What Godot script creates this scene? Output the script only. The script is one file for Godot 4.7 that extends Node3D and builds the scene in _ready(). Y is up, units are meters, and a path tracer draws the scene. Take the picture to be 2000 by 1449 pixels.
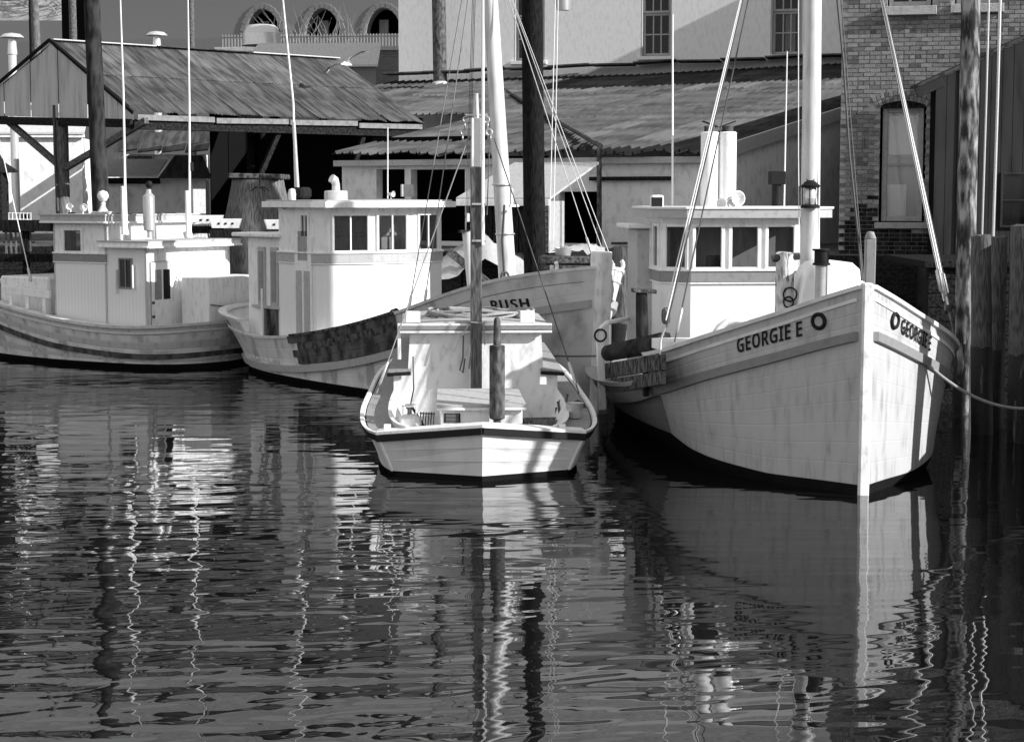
extends Node3D
# A small working harbour: four wooden fishing boats in front of old waterfront buildings. Metres, y up, water at y = 0.

var M := {}
var used := {}
var rng := RandomNumberGenerator.new()
var cut := {}

func numbered(n: String) -> String:
	if not used.has(n):
		used[n] = 0
		return n
	used[n] += 1
	return "%s_%03d" % [n, used[n]]

func thing(called: String, label: String, category: String, at := Vector3.ZERO, turn := 0.0, group := "") -> Node3D:
	var o := Node3D.new()
	o.name = numbered(called)
	add_child(o)
	o.position = at
	o.rotation.y = turn
	tag(o, label, category, group)
	return o

func tag(o: Node, label: String, category := "", group := "") -> Node:
	o.set_meta("label", label)
	if category:
		o.set_meta("category", category)
	if group:
		o.set_meta("group", group)
	return o

func st() -> SurfaceTool:
	var s := SurfaceTool.new()
	s.begin(Mesh.PRIMITIVE_TRIANGLES)
	s.set_smooth_group(-1)
	return s

func mesh_of(s: SurfaceTool) -> ArrayMesh:
	s.generate_normals()
	return s.commit()

func put(called: String, s, m: Material, parent: Node = self) -> MeshInstance3D:
	var o := MeshInstance3D.new()
	o.mesh = mesh_of(s) if s is SurfaceTool else s
	o.material_override = m
	o.name = numbered(called) if parent == self else called
	parent.add_child(o, true)
	return o

func structure(called: String, s, m: Material) -> MeshInstance3D:
	var o := put(called, s, m)
	o.set_meta("kind", "structure")
	return o

func tri(s: SurfaceTool, a: Vector3, b: Vector3, c: Vector3) -> void:
	s.add_vertex(a); s.add_vertex(b); s.add_vertex(c)

func quad(s: SurfaceTool, a: Vector3, b: Vector3, c: Vector3, d: Vector3) -> void:
	tri(s, a, b, c); tri(s, a, c, d)

# chamfered box; b holds its axes
func box(s: SurfaceTool, c: Vector3, size: Vector3, b := Basis.IDENTITY, ch := 0.008) -> void:
	var h := size / 2
	ch = min(ch, min(h.x, min(h.y, h.z)) * 0.45)
	s.set_smooth_group(-1)
	if ch <= 0.0:
		var p := []
		for i in 8:
			p.append(c + b * Vector3(h.x * (1 if i & 1 else -1), h.y * (1 if i & 2 else -1), h.z * (1 if i & 4 else -1)))
		quad(s, p[0], p[2], p[3], p[1]); quad(s, p[5], p[7], p[6], p[4])
		quad(s, p[4], p[6], p[2], p[0]); quad(s, p[1], p[3], p[7], p[5])
		quad(s, p[2], p[6], p[7], p[3]); quad(s, p[0], p[1], p[5], p[4])
		return
	var v := {}
	for i in 8:
		var g := Vector3(1 if i & 1 else -1, 1 if i & 2 else -1, 1 if i & 4 else -1)
		for a in 3:
			var q := Vector3(h.x - ch, h.y - ch, h.z - ch)
			q[a] = h[a]
			v[i * 3 + a] = c + b * (q * g)
	var sides := [[4, 6, 2, 0, 0], [1, 3, 7, 5, 0], [0, 1, 5, 4, 1], [2, 6, 7, 3, 1], [0, 2, 3, 1, 2], [5, 7, 6, 4, 2]]
	for f in sides:
		quad(s, v[f[0] * 3 + f[4]], v[f[1] * 3 + f[4]], v[f[2] * 3 + f[4]], v[f[3] * 3 + f[4]])
	for a in 3:
		var e := 1 << a
		var n1 := (a + 1) % 3
		var n2 := (a + 2) % 3
		for i in 8:
			if i & e == 0:
				var j := i | e
				var pos := ((i >> n1) & 1) == ((i >> n2) & 1)
				if pos:
					quad(s, v[i * 3 + n1], v[i * 3 + n2], v[j * 3 + n2], v[j * 3 + n1])
				else:
					quad(s, v[i * 3 + n2], v[i * 3 + n1], v[j * 3 + n1], v[j * 3 + n2])
	for i in 8:
		tri(s, v[i * 3], v[i * 3 + 1], v[i * 3 + 2])

# a box standing between two points; w across (horizontal), h along the other axis
func bar(s: SurfaceTool, p: Vector3, q: Vector3, w: float, h: float, ch := 0.006, up := Vector3.UP) -> void:
	var d := (q - p).normalized()
	if absf(d.dot(up)) > 0.98:
		up = Vector3.BACK if absf(d.z) < 0.9 else Vector3.RIGHT
	var x := up.cross(d).normalized()
	var y := d.cross(x).normalized()
	box(s, (p + q) / 2, Vector3(w, h, (q - p).length()), Basis(x, y, d), ch)

func tube(s: SurfaceTool, pts: Array, r, sides := 8, caps := true) -> void:
	var rings := []
	var x := Vector3.ZERO
	for i in pts.size():
		var d: Vector3 = (pts[min(i + 1, pts.size() - 1)] - pts[max(i - 1, 0)]).normalized()
		if x == Vector3.ZERO:
			x = d.cross(Vector3.UP if absf(d.y) < 0.9 else Vector3.RIGHT).normalized()
		else:
			x = (x - d * x.dot(d)).normalized()
		var y := d.cross(x)
		var ring := []
		var rr: float = r[i] if r is Array else r
		for k in sides:
			ring.append(pts[i] + (x * cos(TAU * k / sides) + y * sin(TAU * k / sides)) * rr)
		rings.append(ring)
	s.set_smooth_group(0)
	for i in rings.size() - 1:
		for k in sides:
			var l := (k + 1) % sides
			quad(s, rings[i][k], rings[i + 1][k], rings[i + 1][l], rings[i][l])
	s.set_smooth_group(-1)
	if caps:
		for e in [0, rings.size() - 1]:
			for k in range(1, sides - 1):
				if e == 0:
					tri(s, rings[e][0], rings[e][k], rings[e][k + 1])
				else:
					tri(s, rings[e][0], rings[e][k + 1], rings[e][k])

# a turned shape: profile of [radius, height], smooth round the axis, flat from ring to ring where sharp
func lathe(s: SurfaceTool, at: Vector3, prof: Array, sides := 16, b := Basis.IDENTITY) -> void:
	for i in prof.size() - 1:
		s.set_smooth_group(i % 30 + 1)
		for k in sides:
			var a0 := TAU * k / sides
			var a1 := TAU * (k + 1) / sides
			var f := func(p, a): return at + b * Vector3(cos(a) * p[0], p[1], sin(a) * p[0])
			if prof[i][0] > 0.0001:
				tri(s, f.call(prof[i], a0), f.call(prof[i], a1), f.call(prof[i + 1], a1))
			if prof[i + 1][0] > 0.0001:
				tri(s, f.call(prof[i], a0), f.call(prof[i + 1], a1), f.call(prof[i + 1], a0))
	s.set_smooth_group(-1)

# a flat polygon pushed along t
func prism(s: SurfaceTool, poly: Array, t: Vector3) -> void:
	var n: Vector3 = Vector3.ZERO
	for i in poly.size():
		n += (poly[i] - poly[0]).cross(poly[(i + 1) % poly.size()] - poly[0])
	n = n.normalized()
	var x: Vector3 = (poly[1] - poly[0]).normalized()
	var y := n.cross(x)
	var flat := PackedVector2Array()
	for p in poly:
		flat.append(Vector2((p - poly[0]).dot(x), (p - poly[0]).dot(y)))
	var ids := Geometry2D.triangulate_polygon(flat)
	var away := n.dot(t) < 0
	for i in range(0, ids.size(), 3):
		var a: Vector3 = poly[ids[i]]
		var b: Vector3 = poly[ids[i + 1]]
		var c: Vector3 = poly[ids[i + 2]]
		if ((b - a).cross(c - a)).dot(t) > 0:
			tri(s, a, b, c); tri(s, a + t, c + t, b + t)
		else:
			tri(s, a, c, b); tri(s, a + t, b + t, c + t)
	for i in poly.size():
		var a: Vector3 = poly[i]
		var b: Vector3 = poly[(i + 1) % poly.size()]
		if away:
			quad(s, a, b, b + t, a + t)
		else:
			quad(s, b, a, a + t, b + t)

# a wall sheet in the plane (o, ux, uy), t thick towards the back, with rectangular holes
func wall(s: SurfaceTool, o: Vector3, ux: Vector3, uy: Vector3, w: float, h: float, t: float, holes := []) -> void:
	var n := ux.cross(uy).normalized()
	var xs := [0.0, w]
	var ys := [0.0, h]
	for r in holes:
		for v in [r.position.x, r.end.x]:
			if v > 0.001 and v < w - 0.001 and not xs.has(v):
				xs.append(v)
		for v in [r.position.y, r.end.y]:
			if v > 0.001 and v < h - 0.001 and not ys.has(v):
				ys.append(v)
	xs.sort(); ys.sort()
	var open := func(i, j):
		if i < 0 or j < 0 or i >= xs.size() - 1 or j >= ys.size() - 1:
			return true
		var c := Vector2((xs[i] + xs[i + 1]) / 2, (ys[j] + ys[j + 1]) / 2)
		for r in holes:
			if r.has_point(c):
				return true
		return false
	s.set_smooth_group(-1)
	for i in xs.size() - 1:
		for j in ys.size() - 1:
			if open.call(i, j):
				continue
			var a: Vector3 = o + ux * xs[i] + uy * ys[j]
			var b: Vector3 = o + ux * xs[i + 1] + uy * ys[j]
			var c: Vector3 = o + ux * xs[i + 1] + uy * ys[j + 1]
			var d: Vector3 = o + ux * xs[i] + uy * ys[j + 1]
			var k := -n * t
			quad(s, a, d, c, b); quad(s, a + k, b + k, c + k, d + k)
			if open.call(i - 1, j): quad(s, a, a + k, d + k, d)
			if open.call(i + 1, j): quad(s, b, c, c + k, b + k)
			if open.call(i, j - 1): quad(s, a, b, b + k, a + k)
			if open.call(i, j + 1): quad(s, d, d + k, c + k, c)

# a window set in a hole: frame, glazing bars and panes as sub-parts
func window(parent: Node, o: Vector3, ux: Vector3, uy: Vector3, w: float, h: float, cols: int, rows: int, fm: Material, fw := 0.05, deep := 0.06, called := "window", gm = null) -> Node3D:
	var n := ux.cross(uy).normalized()
	var b := Basis(ux, uy, n)
	var s := st()
	box(s, o + ux * fw / 2 + uy * h / 2, Vector3(fw, h, deep), b)
	box(s, o + ux * (w - fw / 2) + uy * h / 2, Vector3(fw, h, deep), b)
	box(s, o + ux * w / 2 + uy * (h - fw / 2), Vector3(w - 2 * fw, fw, deep - 0.004), b)
	box(s, o + ux * w / 2 + uy * fw / 2, Vector3(w - 2 * fw, fw, deep - 0.004), b)
	var f := put(called, s, fm, parent)
	var iw := w - 2 * fw
	var ih := h - 2 * fw
	var bw := fw * 0.55
	for i in range(1, cols):
		s = st()
		box(s, o + ux * (fw + iw * i / cols) + uy * h / 2, Vector3(bw, ih, deep * 0.6), b, 0.003)
		put("glazing_bar", s, fm, f)
	for j in range(1, rows):
		s = st()
		box(s, o + uy * (fw + ih * j / rows) + ux * w / 2, Vector3(iw, bw, deep * 0.6 - 0.004), b, 0.003)
		put("glazing_bar", s, fm, f)
	for i in cols:
		for j in rows:
			s = st()
			var p := o + ux * (fw + iw * i / cols) + uy * (fw + ih * j / rows) - n * 0.012
			box(s, p + ux * iw / cols / 2 + uy * ih / rows / 2, Vector3(iw / cols, ih / rows, 0.004), b, 0.0)
			put("pane", s, gm if gm else M.glass, f)
	return f

# a wandering line between two points that sags
func sag(p: Vector3, q: Vector3, drop: float, n := 16) -> Array:
	var out := []
	for i in n + 1:
		var t := float(i) / n
		out.append(p.lerp(q, t) - Vector3(0, drop * 4 * t * (1 - t), 0))
	return out

# a rod or stay with its shackle and turnbuckle at the lower end
func stay(called: String, parent: Node, top: Vector3, low: Vector3, r := 0.008, m = null, bottle := true) -> void:
	var s := st()
	tube(s, [top, low], r, 5)
	var o := put(called, s, m if m else M.wire, parent)
	if bottle:
		var d := (top - low).normalized()
		s = st()
		tube(s, [low + d * 0.12, low + d * 0.15, low + d * 0.42, low + d * 0.45], [r * 1.2, r * 2.6, r * 2.6, r * 1.2], 6)
		put("turnbuckle", s, M.galvanized, o)

func torus(s: SurfaceTool, c: Vector3, n: Vector3, r: float, t: float, seg := 18, sides := 6, from := 0.0, to := TAU) -> void:
	var x := n.cross(Vector3.UP if absf(n.y) < 0.9 else Vector3.RIGHT).normalized()
	var y := n.cross(x).normalized()
	var pts := []
	for i in seg + 1:
		var a := lerpf(from, to, float(i) / seg)
		pts.append(c + (x * cos(a) + y * sin(a)) * r)
	tube(s, pts, t, sides, to - from < 6.2)

# corrugated sheet: ux across, up along the slope
func corrugated(s: SurfaceTool, o: Vector3, ux: Vector3, up: Vector3, w: float, l: float, waves: int, amp: float, wob := 0.0) -> void:
	var n := ux.cross(up).normalized()
	var k := waves * 4
	s.set_smooth_group(1)
	for i in k:
		var a := float(i) / k
		var b := float(i + 1) / k
		var za := n * (sin(a * waves * TAU) * amp + sin(a * 5.0) * wob)
		var zb := n * (sin(b * waves * TAU) * amp + sin(b * 5.0) * wob)
		var p := o + ux * w * a + za
		var q := o + ux * w * b + zb
		quad(s, p, p + up * l, q + up * l, q)
	s.set_smooth_group(-1)

# hull: stations [z at rail, rail height, half breadth at rail, z at water, half breadth at water, guard height]
func hs(H: Array, u: float) -> Array:
	var i := clampi(int(floor(u)), 0, H.size() - 2)
	var t := u - i
	var out := []
	for k in 6:
		var p0: float = H[max(i - 1, 0)][k]
		var p1: float = H[i][k]
		var p2: float = H[i + 1][k]
		var p3: float = H[min(i + 2, H.size() - 1)][k]
		out.append(0.5 * (2 * p1 + (p2 - p0) * t + (2 * p0 - 5 * p1 + 4 * p2 - p3) * t * t + (3 * p1 - p0 - 3 * p2 + p3) * t * t * t))
	return out

func hp(g: Array, y: float, side: float, off := 0.0) -> Vector3:
	var w: float = y / g[1]
	var x: float
	var z: float
	if w >= 0:
		x = g[4] + (g[2] - g[4]) * pow(w, 1.35)
		z = lerpf(g[3], g[0], w)
	else:
		x = maxf(g[4] * (1 + y * 0.9), 0.0)
		z = g[3] - (g[0] - g[3]) * w * 0.2
	return Vector3(side * maxf(x + off, 0.0), y, z)

# one strake of planking between two height curves
func strake(s: SurfaceTool, H: Array, side: float, ya: Callable, yb: Callable, off := 0.0, groove := 0.005, u0 := 0.0, u1 := -1.0, per := 4) -> void:
	if u1 < 0:
		u1 = H.size() - 1
	var n := int(ceil((u1 - u0) * per))
	var last := []
	s.set_smooth_group(-1)
	for i in n + 1:
		var g := hs(H, u0 + (u1 - u0) * i / n)
		var a: float = ya.call(g)
		var b: float = yb.call(g)
		var e := minf(0.012, (b - a) * 0.2)
		var row := [hp(g, a, side, off - groove), hp(g, a + e, side, off), hp(g, (a + b) / 2, side, off), hp(g, b - e, side, off), hp(g, b, side, off - groove)]
		if last:
			for k in 4:
				s.set_smooth_group(2 if k == 1 or k == 2 else -1)
				if side > 0:
					quad(s, last[k], last[k + 1], row[k + 1], row[k])
				else:
					quad(s, last[k], row[k], row[k + 1], last[k + 1])
		last = row
	s.set_smooth_group(-1)

# a guard, rail or cap: a solid strip along the hull
func strip(s: SurfaceTool, H: Array, side: float, ya: Callable, yb: Callable, inside: float, outside: float, u0 := 0.0, u1 := -1.0, per := 4) -> void:
	if u1 < 0:
		u1 = H.size() - 1
	var n := int(ceil((u1 - u0) * per))
	var last := []
	for i in n + 1:
		var g := hs(H, u0 + (u1 - u0) * i / n)
		var a: float = ya.call(g)
		var b: float = yb.call(g)
		var row := [hp(g, a, side, -inside), hp(g, a, side, outside), hp(g, b, side, outside), hp(g, b, side, -inside)]
		row[0].y = a; row[3].y = b
		if last:
			for k in 4:
				var l := (k + 1) % 4
				s.set_smooth_group(k + 3)
				if side > 0:
					quad(s, last[k], last[l], row[l], row[k])
				else:
					quad(s, last[k], row[k], row[l], last[l])
		s.set_smooth_group(-1)
		if i == 0:
			quad(s, row[0], row[1], row[2], row[3])
		if i == n:
			quad(s, row[3], row[2], row[1], row[0])
		last = row

# a deck from side to side at a height below the rail
func deck(s: SurfaceTool, H: Array, y: Callable, inset := 0.05, u0 := 0.0, u1 := -1.0, camber := 0.05) -> void:
	if u1 < 0:
		u1 = H.size() - 1
	var n := int(ceil((u1 - u0) * 3))
	var last := []
	s.set_smooth_group(1)
	for i in n + 1:
		var g := hs(H, u0 + (u1 - u0) * i / n)
		var a := hp(g, y.call(g), 1, -inset)
		var row := [a, Vector3(0, a.y + camber * clampf(a.x, 0, 1), a.z), Vector3(-a.x, a.y, a.z)]
		if last:
			for k in 2:
				quad(s, last[k], last[k + 1], row[k + 1], row[k])
		last = row
	s.set_smooth_group(-1)

func lettering(text: String, H: Array, side: float, z0: float, z1: float, y0: float, size: float, rise: float, m: Material, parent: Node, squash := 1.0) -> void:
	var f := SystemFont.new()
	f.font_names = PackedStringArray(["Droid Sans"])
	f.font_weight = 700
	var t := TextMesh.new()
	t.font = f
	t.text = text
	t.font_size = 48
	t.pixel_size = 0.01
	t.depth = 0.0
	t.curve_step = 1.0
	var arr := t.surface_get_arrays(0)
	var v: PackedVector3Array = arr[Mesh.ARRAY_VERTEX]
	var lo := v[0]
	var hi := v[0]
	for p in v:
		lo = lo.min(p); hi = hi.max(p)
	var s := st()
	var ids: PackedInt32Array = arr[Mesh.ARRAY_INDEX]
	var pts := []
	for p in v:
		var a := (p.x - lo.x) / (hi.x - lo.x)
		var b := (p.y - lo.y) / (hi.y - lo.y)
		var z := lerpf(z0, z1, a)
		var u := 0.0
		for k in 60:
			var g0 := hs(H, u)
			if g0[0] >= z:
				break
			u += 0.08
		u -= 0.04
		var lo_u := maxf(u - 0.06, 0)
		var hi_u := u + 0.06
		for k in 18:
			u = (lo_u + hi_u) / 2
			if hs(H, u)[0] < z: lo_u = u
			else: hi_u = u
		pts.append(hp(hs(H, u), y0 + rise * a + b * size, side, 0.017))
	for i in range(0, ids.size(), 3):
		tri(s, pts[ids[i]], pts[ids[i + 1]], pts[ids[i + 2]])
	put("lettering", s, m, parent)

# a round timber: pile, pole or post
func timber(s: SurfaceTool, foot: Vector3, top: Vector3, r0: float, r1: float, rough := 0.06, sides := 14, rings := 14) -> void:
	var d := (top - foot).normalized()
	var x := d.cross(Vector3.BACK).normalized()
	var y := d.cross(x)
	var noise := FastNoiseLite.new()
	noise.seed = rng.randi() % 9999
	noise.frequency = 1.6
	var rr := []
	for i in rings + 1:
		var t := float(i) / rings
		var c := foot.lerp(top, t)
		var ring := []
		for k in sides:
			var a := TAU * k / sides
			var r := lerpf(r0, r1, t) * (1 + rough * noise.get_noise_3d(cos(a) * 2, c.y * 0.5, sin(a) * 2))
			ring.append(c + (x * cos(a) + y * sin(a)) * r + (d * noise.get_noise_2d(a * 2, 7) * 0.05 if i == rings else Vector3.ZERO))
		rr.append(ring)
	s.set_smooth_group(1)
	for i in rings:
		for k in sides:
			var l := (k + 1) % sides
			quad(s, rr[i][k], rr[i + 1][k], rr[i + 1][l], rr[i][l])
	s.set_smooth_group(-1)
	for k in sides:
		tri(s, top + d * 0.015, rr[rings][(k + 1) % sides], rr[rings][k])

func pile(called: String, label: String, category: String, foot: Vector3, top: Vector3, r0: float, r1: float, m: Material, group := "", rough := 0.1) -> MeshInstance3D:
	var s := st()
	timber(s, Vector3.ZERO, top - foot, r0, r1, rough, 14, 8 + int((top - foot).length() * 2))
	var o := put(called, s, m)
	o.position = foot
	tag(o, label, category, group)
	if foot.y < 0:
		s = st()
		var k := (1.25 + rng.randf_range(-0.15, 0.15) - foot.y) / (top.y - foot.y)
		timber(s, Vector3.ZERO, (top - foot) * k, r0 * 1.03, lerpf(r0, r1, k) * 1.03, rough, 14, 8)
		put("wet_shade_base", s, M.wet_shade_wood, o)  # wet below the tide line, and dark enough to paint in wharf shade
	return o

func grey(v: float) -> Color:
	return Color(v, v, v).linear_to_srgb()

func noise_tex(freq: float, lo: float, mid: float, hi: float, seed_: int, at := [0.3, 0.5, 0.7], octaves := 5, kind := FastNoiseLite.TYPE_SIMPLEX_SMOOTH) -> NoiseTexture2D:
	var n := FastNoiseLite.new()
	n.noise_type = kind
	n.frequency = freq
	n.seed = seed_
	n.fractal_octaves = octaves
	var t := NoiseTexture2D.new()
	t.width = 512
	t.height = 512
	t.seamless = true
	t.noise = n
	var g := Gradient.new()
	g.offsets = PackedFloat32Array(at)
	g.colors = PackedColorArray([grey(lo), grey(mid), grey(hi)])
	t.color_ramp = g
	return t

func height_tex(freq: float, seed_: int, octaves := 5) -> NoiseTexture2D:
	return noise_tex(freq, 0.0, 0.2, 1.0, seed_, [0.2, 0.5, 0.8], octaves)

func mat(albedo: float, rough: float, tex: Texture2D = null, scale := Vector3.ONE, bump: Texture2D = null, depth := 0.0, world := false) -> StandardMaterial3D:
	var m := StandardMaterial3D.new()
	m.albedo_color = grey(albedo)
	m.roughness = rough
	if rough >= 0.7:
		m.metallic_specular = 0.12     # dull, dusty surfaces
	m.cull_mode = BaseMaterial3D.CULL_DISABLED
	if tex or bump:
		m.uv1_triplanar = true
		m.uv1_world_triplanar = world
		m.uv1_scale = scale
	if tex:
		m.albedo_texture = tex
	if bump:
		m.heightmap_enabled = true
		m.heightmap_texture = bump
		m.heightmap_scale = depth
	return m

func stripes(n: int, groove: float, seed_: int) -> ImageTexture:
	var im := Image.create(512, 8, false, Image.FORMAT_RGB8)
	var r := RandomNumberGenerator.new()
	r.seed = seed_
	for x in 512:
		var f := fmod(float(x) / 512 * n, 1.0)
		var v := 0.0 if f < groove else 1.0
		for y in 8:
			im.set_pixel(x, y, Color(v, v, v))
	return ImageTexture.create_from_image(im)

func materials() -> void:
	var soft := noise_tex(0.012, 0.80, 0.97, 1.0, 3, [0.2, 0.42, 0.7])
	var worn := noise_tex(0.013, 0.72, 0.92, 1.0, 11, [0.14, 0.34, 0.6], 6)
	var streak := noise_tex(0.010, 0.70, 0.92, 1.0, 21, [0.2, 0.45, 0.7], 6)
	var rusty := noise_tex(0.014, 0.14, 0.6, 1.0, 31, [0.30, 0.5, 0.66], 6)
	var blotch := noise_tex(0.012, 0.22, 0.62, 1.0, 41, [0.22, 0.5, 0.75], 7)
	var grain := noise_tex(0.03, 0.35, 0.75, 1.0, 51, [0.28, 0.5, 0.72], 6)
	var fine := height_tex(0.05, 61)
	var boards := stripes(4, 0.10, 5)
	M.white = mat(0.84, 0.45, soft, Vector3(1.1, 0.35, 1.1), fine, 0.06)
	M.white_worn = mat(0.80, 0.55, worn, Vector3(0.9, 0.5, 0.9), fine, 0.10)
	M.white_plank = mat(0.77, 0.5, streak, Vector3(0.5, 0.16, 0.5), fine, 0.08)
	var drip := noise_tex(0.018, 0.62, 0.90, 1.0, 23, [0.16, 0.33, 0.6], 7)
	M.hull_white = mat(0.47, 0.5, drip, Vector3(0.9, 0.13, 0.9))
	M.hull_shade = mat(0.20, 0.7, drip, Vector3(1.1, 0.16, 1.1))  # shade on the aft hull, painted as a darker plank colour
	M.hull_stained = mat(0.66, 0.6, noise_tex(0.009, 0.42, 0.86, 1.0, 27, [0.2, 0.42, 0.7], 7), Vector3(0.45, 0.22, 0.45), fine, 0.1)
	M.tongue = mat(0.80, 0.5, soft, Vector3(0.9, 0.3, 0.9))
	M.tongue.heightmap_enabled = false
	M.tongue.uv1_scale = Vector3(2.6, 2.6, 2.6)
	M.tongue.albedo_texture = null
	M.tongue.uv1_triplanar = true
	M.tongue.heightmap_enabled = true
	M.tongue.heightmap_texture = boards
	M.tongue.heightmap_scale = 0.35
	M.trim = mat(0.24, 0.55, soft, Vector3(1, 1, 1))
	M.grey_paint = mat(0.42, 0.5, soft, Vector3(1, 1, 1))
	M.deck_grey = mat(0.30, 0.7, worn, Vector3(1.4, 1.4, 1.4), fine, 0.1)
	M.canvas = mat(0.45, 0.8, soft, Vector3(1.2, 1.2, 1.2), fine, 0.15)
	M.black = mat(0.015, 0.6)
	M.black.metallic_specular = 0.25
	M.boot = mat(0.012, 0.7, streak, Vector3(0.6, 0.3, 0.6))
	M.varnish = mat(0.13, 0.4, grain, Vector3(2.2, 0.25, 2.2), fine, 0.05)
	M.spar = mat(0.66, 0.4, streak, Vector3(1.2, 0.25, 1.2))
	M.dark_wood = mat(0.02, 0.85, grain, Vector3(1.6, 0.25, 1.6), fine, 0.2)
	M.pile_wood = mat(0.20, 0.9, grain, Vector3(2.0, 0.2, 2.0), fine, 0.2)
	M.tar_wood = mat(0.055, 0.85, blotch, Vector3(1.0, 0.25, 1.0), fine, 0.2)
	M.flaking = mat(0.34, 0.85, noise_tex(0.012, 0.10, 0.45, 1.0, 37, [0.34, 0.52, 0.72], 7), Vector3(1.3, 0.3, 1.3), fine, 0.15)
	M.eaves = mat(0.24, 0.8, streak, Vector3(0.8, 0.8, 0.8))
	M.old_pile = mat(0.15, 0.9, grain, Vector3(2.4, 0.2, 2.4), fine, 0.15)
	M.peeling = mat(0.62, 0.8, noise_tex(0.02, 0.16, 0.85, 1.0, 33, [0.26, 0.38, 0.56], 7), Vector3(1.1, 0.32, 1.1), fine, 0.5)
	M.old_wood = mat(0.17, 0.85, grain, Vector3(0.8, 0.8, 0.8), fine, 0.4)
	M.black_beam = mat(0.03, 0.9, grain, Vector3(0.8, 0.8, 0.8), fine, 0.4)
	M.rust_hull = mat(0.13, 0.8, blotch, Vector3(0.5, 0.3, 0.5), fine, 0.4)
	M.rotten = mat(0.14, 0.9, blotch, Vector3(0.9, 0.7, 0.9), fine, 0.8)
	M.galvanized = mat(0.55, 0.4, soft, Vector3(2, 2, 2))
	M.galvanized.metallic = 0.6
	M.bright_metal = mat(0.72, 0.3, soft, Vector3(2, 2, 2))
	M.bright_metal.metallic = 0.45
	M.rust_metal = mat(0.16, 0.7, blotch, Vector3(1.6, 0.6, 1.6), fine, 0.2)
	M.wire = mat(0.25, 0.5)
	M.dark_wire = mat(0.05, 0.6)
	M.white_rod = mat(0.82, 0.35)
	M.rope = mat(0.50, 0.9, grain, Vector3(6, 6, 6), fine, 0.4)
	M.rope_dark = mat(0.12, 0.9)
	M.roof_sheet = []
	for k in 4:
		M.roof_sheet.append(mat([0.075, 0.095, 0.115, 0.085][k], 0.75, noise_tex(0.012, 0.45, 0.8, 1.0, 70 + k, [0.28, 0.5, 0.7], 6), Vector3(0.6, 0.6, 0.10)))
	M.shed_sheet = []
	for k in 4:
		M.shed_sheet.append(mat([0.12, 0.15, 0.185, 0.135][k], 0.75, noise_tex(0.014, 0.3, 0.7, 1.0, 80 + k, [0.3, 0.5, 0.7], 6), Vector3(0.7, 0.14, 0.14)))
	M.gable_sheet = mat(0.56, 0.7, streak, Vector3(0.7, 0.1, 0.7))
	M.stucco = mat(0.72, 0.9, noise_tex(0.03, 0.90, 0.97, 1.0, 91, [0.25, 0.4, 0.6], 7), Vector3(0.5, 0.2, 0.5), fine, 0.08)
	M.block_wall = mat(0.8, 0.9, soft, Vector3(0.5, 0.3, 0.5), fine, 0.5)
	M.limewash = mat(0.82, 0.85, soft, Vector3(0.4, 0.3, 0.4), fine, 0.3)
	M.siding = mat(0.038, 0.8, streak, Vector3(0.5, 0.1, 0.5))
	M.mortar = mat(0.42, 0.95, worn, Vector3(0.6, 0.6, 0.6), fine, 0.3)
	M.brick = []
	for k in 6:
		M.brick.append(mat([0.22, 0.27, 0.19, 0.24, 0.13, 0.30][k], 0.9, soft, Vector3(2, 2, 2), fine, 0.4))
	M.dark_brick = mat(0.035, 0.9, blotch, Vector3(0.7, 0.7, 0.7), fine, 0.4)  # darker brick tone for the lowest courses
	M.far_brick = mat(0.22, 0.9, noise_tex(0.06, 0.82, 0.95, 1.0, 95), Vector3(0.5, 1.5, 0.5))
	M.stone = mat(0.45, 0.9, worn, Vector3(1, 1, 1), fine, 0.3)
	M.slate = mat(0.55, 0.8, soft, Vector3(1, 1, 1))
	M.sash = mat(0.36, 0.6, soft, Vector3(1, 1, 1))
	M.iron = mat(0.10, 0.5)
	M.inside = mat(0.008, 0.95)  # near-black colour that paints in the shade of rooms and the shed
	M.blind = mat(0.75, 0.9)
	M.glass = mat(0.03, 0.02)
	M.glass.transparency = BaseMaterial3D.TRANSPARENCY_ALPHA
	M.glass.albedo_color = Color(0.1, 0.1, 0.1, 0.35)
	M.glass.metallic_specular = 0.3
	M.clear = mat(0.6, 0.02)
	M.clear.transparency = BaseMaterial3D.TRANSPARENCY_ALPHA
	M.clear.albedo_color = Color(0.8, 0.8, 0.8, 0.25)
	M.mud = mat(0.05, 0.95, grain, Vector3(0.2, 0.2, 0.2))
	M.earth = mat(0.14, 0.95, grain, Vector3(0.1, 0.1, 0.1))
	M.hill = mat(0.40, 1.0, noise_tex(0.03, 0.45, 0.8, 1.0, 97, [0.25, 0.5, 0.75], 6), Vector3(0.05, 0.05, 0.05))
	M.wet_shade_wood = mat(0.018, 0.6, grain, Vector3(1.6, 0.5, 1.6), fine, 0.2)  # tide-wet timber whose dark tone also paints in wharf shade
	M.twig = mat(0.22, 0.9)
	M.evergreen = mat(0.03, 0.95)
	M.feather = mat(0.75, 0.8)
	M.dark_feather = mat(0.08, 0.8)

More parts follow.
